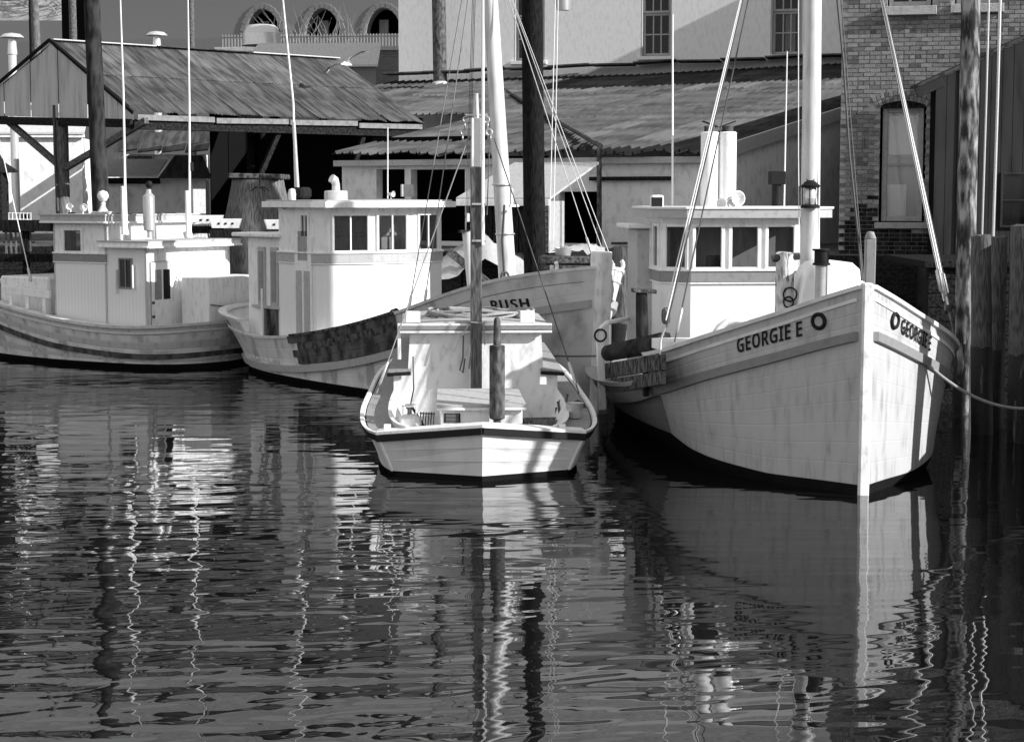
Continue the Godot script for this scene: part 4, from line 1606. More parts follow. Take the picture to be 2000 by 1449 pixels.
	tube(s, [Vector3(bp.x + 0.18, bp.y - 0.03, 2.36), Vector3(bp.x - 0.18, bp.y + 0.0, 2.36)], 0.05, 10)
	put("cross_bar", s, M.rotten, bit)
	s = st()
	torus(s, Vector3(0.374, 2.283, 2.26), Vector3.BACK, 0.09, 0.012, 14, 5)
	torus(s, Vector3(0.393, 2.183, 2.26), Vector3(0.2, 0, 1), 0.07, 0.012, 14, 5)
	put("iron_ring", s, M.black, bit)
	s = st()
	var gp := Vector3(0.136, 2.22, 1.6)
	tube(s, [Vector3(gp.x, 1.5, 1.6), Vector3(gp.x, gp.y + 0.5, 1.6)], 0.078, 14)
	var galley := put("galley_pipe", s, M.grey_paint, t)
	s = st()
	lathe(s, Vector3(gp.x, gp.y + 0.47, 1.6), [[0.0, 0], [0.115, 0.0], [0.115, 0.025], [0.095, 0.03], [0.095, 0.18], [0.12, 0.185], [0.12, 0.205], [0, 0.205]], 12)
	put("pipe_cowl", s, M.black, galley)
	# half-round wheel guard at the wheelhouse foot
	s = st()
	torus(s, Vector3(0.59, 1.446, 4.6), Vector3(0, 0, 1), 0.34, 0.05, 16, 8, 0, TAU)
	put("winch_hoop", s, M.white_worn, t)
	s = st()
	lathe(s, Vector3(0.579, 1.442, 4.65), [[0, 0], [0.3, 0]], 18, Basis(Vector3.RIGHT, PI / 2))
	put("winch_drum", s, M.white, t)
	# hatch beam, posts and worn boards along the low rail at the left
	s = st()
	box(s, Vector3(1.405, 1.509, 3.9), Vector3(0.9, 0.14, 0.6), Basis(Vector3.UP, 0.1))
	put("fish_hatch", s, M.white, t)
	for q in [[Vector3(2.24, 0.707, 7.055), Vector3(2.24, 0.939, 7.063), Vector3(2.14, 1.548, 1.856), Vector3(2.14, 1.351, 1.847)], [Vector3(2.24, 0.471, 6.931), Vector3(2.24, 0.695, 6.938), Vector3(2.13, 1.326, 1.904), Vector3(2.13, 1.162, 1.896)]]:
		s = st()
		prism(s, q, Vector3(-0.06, 0, 0))
		put("weathered_board", s, M.rotten, t)
	for q in [Vector3(2.15, 0.79, 5.909), Vector3(2.08, 1.111, 3.414)]:
		s = st()
		box(s, q, Vector3(0.08, 0.55, 0.1))
		put("board_post", s, M.tar_wood, t)
	s = st()
	bar(s, Vector3(2.313, 0.356, 6), Vector3(2.366, 1.554, 6), 0.11, 0.1)
	var pst := put("rail_post", s, M.white_worn, t)
	s = st()
	torus(s, Vector3(2.359, 1.483, 5.93), Vector3(0.15, 0, 1), 0.09, 0.016, 14, 6, 0.0, TAU)
	put("rope_becket", s, M.black, pst)
	s = st()
	tube(s, [Vector3(2.316, 1.4, 6.3), Vector3(2.301, 1.571, 6.3), Vector3(2.193, 1.641, 6.4), Vector3(1.844, 1.632, 7.2), Vector3(1.513, 1.652, 7.6)], 0.035, 8)
	put("handrail", s, M.white, t)
	for q in [[Vector3(1.562, 1.643, 7.5), Vector3(1.558, 1.073, 7.5)], [Vector3(2.117, 1.611, 6.6), Vector3(2.114, 1.154, 6.6)]]:
		s = st()
		tube(s, [q[0], q[1]], 0.02, 6)
		put("stanchion", s, M.white, t)
	s = st()
	timber(s, Vector3(1.769, 1.237, 5.6), Vector3(1.798, 2.134, 5.6), 0.1, 0.085, 0.2, 10, 8)
	var gal := put("gallows_post", s, M.tar_wood, t)
	s = st()
	box(s, Vector3(1.76, 2.164, 5.6), Vector3(0.36, 0.06, 0.2), Basis(Vector3.BACK, 0.06))
	put("post_cap", s, M.rotten, gal)
	# standing rigging: starboard side seen at the left, port side at the right
	var head := Vector3(mb.x + 0.03, 10.2, 3.05)
	for q in [[Vector3(2.02, 1.837, 2.565), 0.008], [Vector3(2, 1.954, 2.334), 0.009], [Vector3(1.95, 1.997, 2.39), 0.008]]:
		stay("shroud", t, head, q[0], q[1] * 1.1, M.white_rod, false)
	stay("shroud", t, head, Vector3(2.02, 1.865, 2.177), 0.010, M.dark_wire, false)
	stay("shroud", t, head, Vector3(1.98, 1.709, 1.795), 0.010, M.dark_wire, true)
	s = st()
	lathe(s, Vector3(1.98, 1.999, 2.451), [[0, -0.05], [0.09, -0.045], [0.11, -0.02], [0.11, 0.02], [0.09, 0.045], [0, 0.05]], 16, Basis(Vector3.BACK, PI / 2))
	put("block", s, M.rust_metal, t)
	s = st()
	tube(s, [Vector3(2, 1.848, 2.407), Vector3(2.05, 1.68, 2.423), Vector3(2.1, 1.265, 2.192)], 0.014, 6)
	put("chain_plate", s, M.galvanized, t)
	for q in [Vector3(-1.98, 2.096, 2.955), Vector3(-1.93, 2.145, 2.958)]:
		stay("shroud", t, head, q, 0.017, M.white_rod, true)
	for q in [Vector3(-1.9, 2.15, 2.868), Vector3(-2, 2.064, 2.907)]:
		stay("shroud", t, head, q, 0.006, M.dark_wire, false)
	s = st()
	lathe(s, Vector3(-2, 2.071, 3.014), [[0, -0.05], [0.06, -0.045], [0.075, 0], [0.06, 0.045], [0, 0.05]], 14, Basis(Vector3.BACK, PI / 2))
	tube(s, [Vector3(-2.02, 2.054, 3.072), Vector3(-2.05, 1.783, 2.951), Vector3(-2.07, 1.373, 2.855)], 0.016, 6)
	put("deadeye", s, M.rust_metal, t)
	stay("forestay", t, head, Vector3(0, 2.55, 0.15), 0.008, M.dark_wire, false)
	var fs := st()
	tube(fs, [Vector3(0.023, 2.56, 0.15), Vector3(0.025, 2.729, 0.2), Vector3(0.013, 3.03, 0.35), Vector3(-0.008, 4.079, 0.9), Vector3(-0.048, 5.23, 1.4), Vector3(-0.057, 6.559, 2)], 0.014, 6)
	put("chain_stay", fs, M.dark_wire, t)
	for q in [[Vector3(-0.198, 2.484, 2.95), Vector3(-0.146, 3.58, 2.9), Vector3(-0.104, 6.551, 3)], [Vector3(0.084, 2.623, 2.95), Vector3(0.121, 4.124, 2.95), Vector3(0.145, 6.548, 3)]]:
		s = st()
		tube(s, q, 0.007, 5)
		put("halyard", s, M.white_rod, t)

func trawler() -> void:
	var t := thing("pilothouse_boat", "white boat with rounded pilothouse aft, high bow marked RUSH and rusty midships", "boat", Vector3(1.43, 0, -30.1), -2.4981)
	var H := [[-0.06, 2.38, 0.10, 0.06, 0.08, 1.80], [0.5, 2.28, 0.90, 0.55, 0.40, 1.68], [1.2, 2.12, 1.40, 1.25, 0.82, 1.49], [2.2, 1.86, 1.60, 2.25, 1.18, 1.20], [3.4, 1.54, 1.66, 3.4, 1.4, 0.88], [5.0, 1.20, 1.66, 5.0, 1.52, 0.54], [6.8, 0.92, 1.66, 6.8, 1.52, 0.30], [8.6, 0.78, 1.58, 8.5, 1.36, 0.20], [10.0, 0.84, 1.36, 9.8, 1.05, 0.22], [10.8, 0.92, 0.95, 10.5, 0.65, 0.25], [11.2, 0.96, 0.35, 10.85, 0.2, 0.28], [11.25, 0.96, 0.02, 10.9, 0.02, 0.28]]
	planks(t, H, [M.hull_stained, M.hull_stained], 5, 3, 0.1)
	for side in [1.0, -1.0]:
		var s := st()
		strip(s, H, side, func(g): return g[5] - 0.05, func(g): return g[5] + 0.08, 0.02, 0.08, 0.12)
		put("guard", s, M.grey_paint, t)
		s = st()
		strip(s, H, side, func(g): return g[1], func(g): return g[1] + 0.05, 0.12, 0.03)
		put("cap_rail", s, M.white_plank, t)
		s = st()
		strake(s, H, side, func(g): return g[5] + 0.1, func(g): return g[1], -0.09, 0.0)
		put("bulwark_lining", s, M.white, t)
		# scraped dark sheathing amidships
		for k in 4:
			s = st()
			strake(s, H, side, func(g): return lerpf(g[5] + 0.1, g[1] + 0.03, k / 4.0), func(g): return lerpf(g[5] + 0.1, g[1] + 0.03, (k + 1) / 4.0), 0.03 + 0.004 * (k % 2), 0.004, 4.1, [6.12, 6.2, 6.08, 6.26][k])
			put("rusty_sheathing", s, [M.rust_hull, M.rotten][1 if k == 2 else 0], t)
		s = st()
		strip(s, H, side, func(g): return g[1] + 0.02, func(g): return g[1] + 0.07, 0.12, 0.05, 4.1, 6.2)
		put("worn_rail", s, M.rotten, t)
		# raised bulwark with freeing ports round the stern
		s = st()
		strake(s, H, side, func(g): return g[1] + 0.05, func(g): return g[1] + 0.28, 0.0, 0.0, 7.35)
		put("stern_bulwark", s, M.white_plank, t)
		s = st()
		strip(s, H, side, func(g): return g[1] + 0.28, func(g): return g[1] + 0.34, 0.12, 0.05, 7.35)
		put("stern_rail", s, M.white_plank, t)
		for k in 3:
			s = st()
			strake(s, H, side, func(g): return g[1] + 0.09, func(g): return g[1] + 0.22, 0.008, 0.0, 7.55 + k * 0.2, 7.66 + k * 0.2)
			put("freeing_port", s, [M.white, M.white, M.boot][k], t)
		for k in 6:
			s = st()
			strake(s, H, side, func(g): return g[5] + 0.13, func(g): return g[5] + 0.19, 0.012, 0.0, 6.75 + k * 0.16, 6.87 + k * 0.16)
			put("scupper", s, M.white, t)
		s = st()
		strake(s, H, side, func(g): return g[1] - 0.2, func(g): return g[1] - 0.185, 0.004, 0.0, 0.3, 4.2)
		put("seam", s, M.trim, t)
	lettering("RUSH", H, 1.0, 1.22, 0.66, 1.68, 0.165, 0.05, M.black, t)
	lettering("RUSH", H, -1.0, 0.84, 1.45, 1.65, 0.165, -0.05, M.black, t)
	var s := st()
	bar(s, Vector3(0, -0.5, 0.05), Vector3(0, 2.66, -0.05), 0.24, 0.30, 0.02)
	put("stem", s, M.white_worn, t)
	# scrolled bow chock each side of the stem
	for side in [1.0, -1.0]:
		s = st()
		var g := hs(H, 0.75)
		var c := hp(g, g[1] + 0.1, side, -0.05)
		torus(s, c, Vector3(0.4 * side, 0, 0.9), 0.09, 0.035, 14, 6, -0.9, PI * 1.1)
		put("bow_chock", s, M.white, t)
	s = st()
	deck(s, H, func(g): return maxf(g[1] - 0.45, g[5] + 0.12), 0.1)
	put("deck", s, M.deck_grey, t)
	# pilothouse with bowed front
	var pts := [Vector3(1.42, 0, 8.0), Vector3(1.42, 0, 6.62), Vector3(1.3, 0, 6.5), Vector3(0.40, 0, 6.24), Vector3(-0.55, 0, 6.24), Vector3(-1.36, 0, 6.50), Vector3(-1.42, 0, 6.62), Vector3(-1.42, 0, 8.0)]
	house(t, pts, 0.6, 2.50, 3.22, 3.34, [[[0.62, 0.84]], [], [[0.16, 0.92]], [[0.1, 0.82]], [[0.12, 0.86]], [], [[0.3, 0.8]]], M.tongue, M.white, M.grey_paint, M.white, 2, 0.17)
	s = st()
	box(s, Vector3(0, 2.0, 8.0), Vector3(2.8, 2.7, 0.06))
	put("rear_wall", s, M.white, t)
	s = st()
	box(s, Vector3(0, 0.75, 7.2), Vector3(2.7, 0.1, 1.6))
	put("floor", s, M.dark_wood, t)
	s = st()
	box(s, Vector3(0, 2.25, 6.7), Vector3(2.4, 0.55, 0.3))
	put("dashboard", s, M.white, t)
	var roof := []
	for p in [[1.62, 8.3], [1.62, 6.45], [1.45, 6.2], [0.45, 5.92], [-0.6, 5.92], [-1.5, 6.2], [-1.62, 6.45], [-1.62, 8.3]]:
		roof.append(Vector3(p[0], 3.34, p[1]))
	s = st()
	prism(s, roof, Vector3(0, 0.11, 0))
	var rf := put("roof", s, M.white, t)
	s = st()
	prism(s, roof.map(func(p): return Vector3(p.x * 0.96, 3.45, 7.2 + (p.z - 7.2) * 0.95)), Vector3(0, 0.03, 0))
	put("roof_cover", s, M.canvas, rf)
	# side door of the pilothouse, panelled
	for side in [1.0]:
		s = st()
		box(s, Vector3(1.435, 1.75, 7.05), Vector3(0.03, 2.1, 0.62), Basis.IDENTITY, 0.01)
		var d := put("door", s, M.white, t)
		for k in 2:
			s = st()
			box(s, Vector3(1.455, 1.55, 6.9 + k * 0.3), Vector3(0.02, 1.2, 0.2), Basis.IDENTITY, 0.008)
			put("panel", s, M.grey_paint, d)
		s = st()
		box(s, Vector3(1.455, 2.62, 7.05), Vector3(0.02, 0.55, 0.32), Basis.IDENTITY, 0.0)
		put("pane", s, M.glass, d)
		s = st()
		box(s, Vector3(1.5, 0.86, 7.05), Vector3(0.16, 0.05, 0.55))
		put("step", s, M.trim, d)
	# lower trunk aft of it
	s = st()
	box(s, Vector3(0, 1.65, 8.75), Vector3(2.6, 2.2, 1.42), Basis.IDENTITY, 0.02)
	var tr := put("after_house", s, M.white, t)
	s = st()
	box(s, Vector3(0, 2.79, 8.85), Vector3(3.0, 0.08, 1.85), Basis.IDENTITY, 0.02)
	put("roof", s, M.white, tr)
	for k in 2:
		s = st()
		box(s, Vector3(1.31, 1.98, 8.38 + k * 0.5), Vector3(0.04, 1.15, 0.3), Basis.IDENTITY, 0.01)
		put("window_frame", s, M.grey_paint, tr)
		s = st()
		box(s, Vector3(1.332, 1.98, 8.38 + k * 0.5), Vector3(0.014, 0.98, 0.17), Basis.IDENTITY, 0.0)
		put("pane", s, M.trim, tr)
	s = st()
	box(s, Vector3(1.33, 0.9, 8.5), Vector3(0.05, 1.0, 0.5), Basis.IDENTITY, 0.01)
	put("dark_door", s, M.rust_hull, tr)
	s = st()
	bar(s, Vector3(1.34, 1.38, 8.1), Vector3(1.34, 1.38, 9.2), 0.06, 0.06)
	put("ledge", s, M.grey_paint, tr)
	s = st()
	tube(s, [Vector3(1.5, 0.7, 8.55), Vector3(1.5, 1.75, 8.55)], 0.025, 7)
	put("handrail", s, M.white_rod, t)
	# on the roof: radio mast, vent drum, searchlight, aerial, boards
	s = st()
	tube(s, [Vector3(1.255, 3.541, 7.6), Vector3(1.3, 5.326, 7.6), Vector3(1.497, 7.234, 7.6), Vector3(1.609, 8.647, 7.6)], [0.03, 0.022, 0.017, 0.012], 7)
	put("radio_mast", s, M.white_rod, t)
	s = st()
	tube(s, [Vector3(1.24, 3.541, 7.55), Vector3(1.322, 4.956, 7.55)], 0.035, 8)
	put("mast_sleeve", s, M.bright_metal, t)
	s = st()
	var vc := Vector3(0.67, 3.473, 7.1)
	lathe(s, vc, [[0.225, 0], [0.225, 0.16], [0.21, 0.18], [0.08, 0.19], [0.075, 0.28]], 22)
	tube(s, [vc + Vector3(0, 0.18, 0), vc + Vector3(0, 0.3, 0), vc + Vector3(0.03, 0.38, 0), vc + Vector3(0.1, 0.42, 0.0)], [0.075, 0.075, 0.085, 0.085], 12)
	put("vent_drum", s, M.bright_metal, t)
	s = st()
	var bc := Vector3(1.259, 3.58, 7.4)
	box(s, bc + Vector3(0, 0.03, 0), Vector3(0.34, 0.22, 0.3), Basis(Vector3.UP, 0.4), 0.06)
	put("tarred_bundle", s, M.black, t)
	s = st()
	lathe(s, bc + Vector3(0.2, -0.02, 0), [[0, -0.11], [0.07, -0.09], [0.09, 0.02], [0.06, 0.12], [0, 0.14]], 12)
	put("buoy", s, M.white_worn, t)
	s = st()
	tube(s, [Vector3(-0.051, 3.502, 6.4), Vector3(-0.061, 4.857, 6.4)], 0.012, 6)
	put("aerial", s, M.white_rod, t)
	horn(t, Vector3(-0.049, 3.59, 6.2), Vector3(-0.3, 0, -1), 0.06, M.bright_metal, "searchlight")
	s = st()
	box(s, Vector3(-0.829, 3.66, 6.9), Vector3(0.3, 0.24, 0.05), Basis(Vector3.UP, 0.1))
	put("name_board", s, M.grey_paint, t)
	s = st()
	tube(s, sag(Vector3(1.515, 3.346, 7.7), Vector3(1.599, 3.397, 7.3), 0.06, 8), 0.012, 5)
	put("loose_line", s, M.rope, t)
	# mast with boom and wire
	s = st()
	var mb := Vector3(0.0, 0, 2.42)
	var mt := Vector3(0.099, 7.454, 2.9)
	timber(s, Vector3(0, 1.2, 2.42), mt + (mt - Vector3(0, 1.9, 2.42)) * 0.5, 0.16, 0.11, 0.01, 20, 10)
	var mast := put("mast", s, M.spar, t)
	for y in [2.9, 3.75]:
		s = st()
		torus(s, Vector3(lerpf(0, mt.x, (y - 1.2) / (mt.y - 1.2)), y, lerpf(2.42, mt.z, (y - 1.2) / (mt.y - 1.2))), Vector3.UP, 0.158, 0.018, 18, 6)
		put("mast_band", s, M.galvanized, mast)
	s = st()
	box(s, Vector3(0.074, 3.536, 2.3), Vector3(0.05, 0.3, 0.05))
	box(s, Vector3(0.056, 3.387, 2.25), Vector3(0.2, 0.04, 0.05))
	put("mast_bracket", s, M.white_worn, mast)
	s = st()
	timber(s, Vector3(0.269, 1.601, 3.2), Vector3(0.129, 2.901, 3.5), 0.055, 0.115, 0.02, 14, 8)
	var bo := put("boom", s, M.spar, t)
	s = st()
	box(s, Vector3(0.162, 2.929, 3.5), Vector3(0.34, 0.05, 0.08))
	put("boom_iron", s, M.black, bo)
	s = st()
	for k in 3:
		tube(s, [Vector3(0.161, 3.173, 3.5) + Vector3(k * 0.03 - 0.03, 0, 0), Vector3(0.332, 7.621, 3) + Vector3(k * 0.03 - 0.03, 0, 0)], 0.006, 4)
	put("topping_lift", s, M.dark_wire, t)
	s = st()
	box(s, Vector3(0.15, 3.173, 3.5), Vector3(0.07, 0.16, 0.06), Basis.IDENTITY, 0.02)
	put("block", s, M.galvanized, t)
	var top := mt + Vector3(0, 0.5, 0)
	stay("shroud", t, Vector3(0.631, 7.157, 2.9), Vector3(0.915, 1.368, 4.3), 0.010, null, true)
	stay("shroud", t, Vector3(0.513, 7.165, 2.9), Vector3(0.774, 1.47, 4), 0.010, null, true)
	for q in [Vector3(-0.136, 2.488, 0.3), Vector3(-0.35, 2.236, 0.094), Vector3(-0.7, 2.092, 0.284)]:
		stay("forestay", t, top, q, 0.008, M.galvanized, true)
	s = st()
	tube(s, [Vector3(0.228, 2.173, 2.3), Vector3(0.272, 2.791, 2.3), Vector3(0.227, 3.405, 2.3)], 0.02, 6)
	torus(s, Vector3(0.254, 2.176, 2.25), Vector3.BACK, 0.08, 0.02, 12, 5)
	put("wire_coil", s, M.dark_wire, t)
	s = st()
	box(s, Vector3(0.607, 1.698, 3.3), Vector3(0.6, 0.1, 0.4))
	put("hatch_board", s, M.canvas, t)
	s = st()
	var bb := Vector3(1.057, 1.446, 4.5)
	lathe(s, bb, [[0, -0.1], [0.08, -0.07], [0.1, 0], [0.07, 0.09], [0, 0.11]], 12, Basis(Vector3.BACK, 1.0))
	put("warping_head", s, M.black, t)

func cabin_boat() -> void:
	var t := thing("cabin_boat", "white wooden cabin boat at far left, stern to the right, with two white aerials", "boat", Vector3(-7.55, 0, -38), 1.0216)
	var H := [[-7.0, 1.7, 0.1, -6.7, 0.1, 1.2], [-6.0, 1.5, 0.75, -5.8, 0.5, 1.0], [-4.5, 1.22, 1.35, -4.4, 1.15, 0.72], [-2.6, 0.98, 1.68, -2.6, 1.52, 0.42], [-1.2, 0.86, 1.73, -1.2, 1.58, 0.30], [-0.1, 0.84, 1.68, -0.1, 1.5, 0.25], [0.6, 0.87, 1.42, 0.55, 1.2, 0.26], [1.0, 0.90, 0.9, 0.9, 0.7, 0.28], [1.15, 0.91, 0.0, 1.02, 0.0, 0.29]]
	# the keel lies along the middle of the cabin
	var b := 1.32
	var hull := Node3D.new()
	hull.name = "hull"
	t.add_child(hull)
	hull.position = Vector3(b, 0, 0)
	planks(hull, H, [M.hull_stained, M.hull_white], 4, 4, 0.1)
	for side in [1.0, -1.0]:
		var s := st()
		strip(s, H, side, func(g): return g[5] - 0.05, func(g): return g[5] + 0.06, 0.02, 0.06)
		put("guard", s, M.rust_hull, hull)
		s = st()
		strip(s, H, side, func(g): return g[1], func(g): return g[1] + 0.06, 0.2, 0.05)
		put("cap_rail", s, M.white_plank, hull)
		s = st()
		strip(s, H, side, func(g): return g[1] - 0.12, func(g): return g[1] - 0.08, 0.01, 0.03)
		put("moulding", s, M.white_plank, hull)
	var s := st()
	deck(s, H, func(g): return g[1] - 0.06, 0.05)
	put("deck", s, M.deck_grey, hull)
	# pilothouse and after cabin
	var w := 2.65
	var hy := 2.98
	house(t, [Vector3(0.0, 0, -2.62), Vector3(0.0, 0, -1.1)], 0.7, 2.36, 2.86, hy, [[[0.2, 0.56]]], M.tongue, M.white, M.trim, M.white)
	s = st()
	wall(s, Vector3(0, 0.7, -1.1), Vector3(1, 0, 0), Vector3.UP, w, hy - 0.7, 0.05)
	put("pilothouse_rear", s, M.white, t)
	s = st()
	wall(s, Vector3(w, 0.7, -2.62), Vector3(-1, 0, 0), Vector3.UP, w, hy - 0.7, 0.05, [Rect2(0.4, 1.66, 0.7, 0.5), Rect2(1.5, 1.66, 0.7, 0.5)])
	put("pilothouse_front", s, M.white, t)
	s = st()
	wall(s, Vector3(w, 0.7, 0), Vector3(0, 0, -1), Vector3.UP, 2.62, 1.8, 0.05)
	put("far_wall", s, M.white, t)
	s = st()
	wall(s, Vector3(0.012, 0.7, -1.1), Vector3(0, 0, 1), Vector3.UP, 1.1, 1.78, 0.05, [Rect2(0.36, 0.95, 0.34, 0.6)])
	put("cabin_side", s, M.tongue, t)
	window(t, Vector3(0.0, 1.63, -0.76), Vector3(0, 0, 1), Vector3.UP, 0.38, 0.64, 2, 1, M.trim, 0.04, 0.04)
	for k in 2:
		s = st()
		box(s, Vector3(-0.03, 1.78 + 0.1 * k, -0.80 + k * 0.47), Vector3(0.07, 0.5, 0.03), Basis.IDENTITY, 0.005)
		put("window_guide", s, M.white, t)
	s = st()
	wall(s, Vector3(0.012, 0.7, 0), Vector3(1, 0, 0), Vector3.UP, w - 0.02, 1.78, 0.05)
	put("cabin_rear", s, M.white, t)
	for q in [[-2.86, -0.98, hy, 0.16], [-1.2, 0.2, 2.48, 0.12]]:
		s = st()
		prism(s, [Vector3(-0.14, q[2], q[0]), Vector3(-0.14, q[2], q[1]), Vector3(w + 0.14, q[2], q[1]), Vector3(w + 0.14, q[2], q[0])], Vector3(0, q[3], 0))
		var r := put("roof", s, M.grey_paint if q[0] < -2 else M.white, t)
		s = st()
		prism(s, [Vector3(-0.16, q[2] + q[3], q[0] - 0.02), Vector3(-0.16, q[2] + q[3], q[1] + 0.02), Vector3(w + 0.16, q[2] + q[3], q[1] + 0.02), Vector3(w + 0.16, q[2] + q[3], q[0] - 0.02)], Vector3(0, 0.03, 0))
		put("roof_cover", s, M.canvas, r)
		s = st()
		bar(s, Vector3(-0.155, q[2] + 0.02, q[0]), Vector3(-0.155, q[2] + 0.02, q[1]), 0.04, 0.04)
		bar(s, Vector3(-0.16, q[2] + 0.02, q[1] + 0.015), Vector3(w + 0.16, q[2] + 0.02, q[1] + 0.015), 0.04, 0.04)
		put("eaves_moulding", s, M.white, r)
	for k in 4:
		s = st()
		box(s, Vector3(0.7 + k * 0.5, hy + 0.2, -1.6), Vector3(0.12, 0.02, 1.1))
		put("roof_batten", s, M.old_wood, t)
	# door with two panes, hinges and latch
	s = st()
	box(s, Vector3(0.42, 1.45, 0.018), Vector3(0.62, 1.45, 0.03))
	var d := put("door", s, M.white, t)
	for k in 2:
		s = st()
		box(s, Vector3(0.32 + k * 0.26, 1.72, 0.036), Vector3(0.2, 0.62, 0.012), Basis.IDENTITY, 0.0)
		put("pane", s, [M.trim, M.black][k], d)
	s = st()
	bar(s, Vector3(0.1, 2.2, 0.035), Vector3(0.74, 2.2, 0.035), 0.012, 0.012, 0.0)
	bar(s, Vector3(0.1, 0.75, 0.035), Vector3(0.1, 2.2, 0.035), 0.012, 0.012, 0.0)
	put("door_gap", s, M.trim, d)
	s = st()
	for y in [1.06, 1.35]:
		lathe(s, Vector3(0.15, y, 0.05), [[0, -0.02], [0.03, -0.02], [0.03, 0.02], [0, 0.02]], 8, Basis(Vector3.RIGHT, PI / 2))
	put("latch", s, M.rust_metal, d)
	s = st()
	tube(s, [Vector3(0.85, 1.62, 0.05), Vector3(0.88, 1.75, 0.08), Vector3(0.95, 1.9, 0.06)], 0.02, 6)
	put("grab_handle", s, M.white_worn, t)
	# tank box on the after deck
	s = st()
	box(s, Vector3(1.75, 1.3, 0.55), Vector3(1.75, 1.12, 0.75), Basis.IDENTITY, 0.012)
	var tb := put("tank_box", s, M.white, t)
	s = st()
	box(s, Vector3(1.45, 1.74, 0.935), Vector3(0.2, 0.14, 0.02))
	put("label_plate", s, M.white, tb)
	s = st()
	tube(s, sag(Vector3(0.9, 1.3, 0.95), Vector3(2.6, 1.22, 0.95), 0.04, 8), 0.012, 5)
	put("lashing", s, M.rope_dark, tb)
	# silencer, aerials, horns and lamp on the roofs
	var sl := Vector3(0.72, 2.689, -0.55)
	s = st()
	lathe(s, sl, [[0.05, -0.02], [0.05, 0.12], [0.125, 0.15], [0.125, 0.86], [0.06, 0.93], [0.055, 1.0], [0.0, 1.0]], 18)
	var si := put("silencer", s, M.galvanized, t)
	s = st()
	lathe(s, sl + Vector3(0.02, 1.1, 0), [[0, -0.08], [0.06, -0.06], [0.08, 0.0], [0.05, 0.07], [0, 0.08]], 12)
	put("flap_weight", s, M.black, si)
	for q in [[Vector3(0.067, 2.754, -0.6), Vector3(0.075, 5.682, -0.6), Vector3(0.021, 8.478, -0.6), 0], [Vector3(1.649, 2.664, -0.25), Vector3(1.704, 5.532, -0.25), Vector3(1.716, 8.64, -0.25), 1]]:
		s = st()
		tube(s, [q[0], q[1], q[2]], [0.03, 0.022, 0.012], 7)
		var an := put("aerial", s, M.white_rod, t)
		s = st()
		lathe(s, q[0], [[0.07, 0], [0.04, 0.15], [0.035, 0.9], [0.0, 0.9]], 10)
		put("aerial_base", s, M.white, an)
		s = st()
		box(s, q[0] + Vector3(-0.08, 0.5, 0), Vector3(0.06, 1.0, 0.06))
		put("aerial_post", s, M.white, an)
	s = st()
	lathe(s, Vector3(1.719, 4.179, -0.25), [[0, -0.09], [0.06, -0.09], [0.06, 0.09], [0, 0.09]], 8)
	put("loading_coil", s, M.black, t)
	s = st()
	box(s, Vector3(3.166, 3.329, -1.3) + Vector3(0, 0.1, 0), Vector3(0.42, 0.55, 0.04))
	put("white_board", s, M.grey_paint, t)
	s = st()
	var gl := Vector3(0.5, 3.548, -1.643)
	lathe(s, gl, [[0, -0.12], [0.07, -0.1], [0.115, -0.03], [0.12, 0.02], [0.09, 0.09], [0.0, 0.13]], 16)
	lathe(s, gl - Vector3(0, 0.34, 0), [[0.13, 0], [0.09, 0.06], [0.05, 0.14], [0.045, 0.22], [0, 0.22]], 14)
	put("dome_lamp", s, M.white, t)
	s = st()
	box(s, gl - Vector3(0.0, 0.44, 0), Vector3(0.24, 0.24, 0.5), Basis.IDENTITY, 0.02)
	put("lamp_chock", s, M.grey_paint, t)
	horn(t, Vector3(0.7, 3.326, -2.835), Vector3(-0.9, 0, 0.4), 0.075, M.white)
	horn(t, Vector3(0.5, 3.307, -2.215), Vector3(-0.6, 0, 0.8), 0.085, M.white)
	# forward of the house: white trunk, rail and stay
	s = st()
	box(s, Vector3(1.3, 1.35, -3.9), Vector3(1.9, 0.9, 1.5), Basis.IDENTITY, 0.04)
	put("fore_trunk", s, M.white, t)
	s = st()
	bar(s, Vector3(-0.05, 1.45, -2.7), Vector3(0.0, 1.52, -4.2), 0.06, 0.16)
	var wb := put("wash_board", s, M.white, t)
	for k in 3:
		s = st()
		box(s, Vector3(-0.03, 1.18, -2.9 - k * 0.5), Vector3(0.05, 0.42, 0.1))
		put("wash_post", s, M.white, wb)
	stay("forestay", t, Vector3(0.4, 5.146, -4.702), Vector3(0, 1.603, -3.282), 0.012, M.white_rod, true)

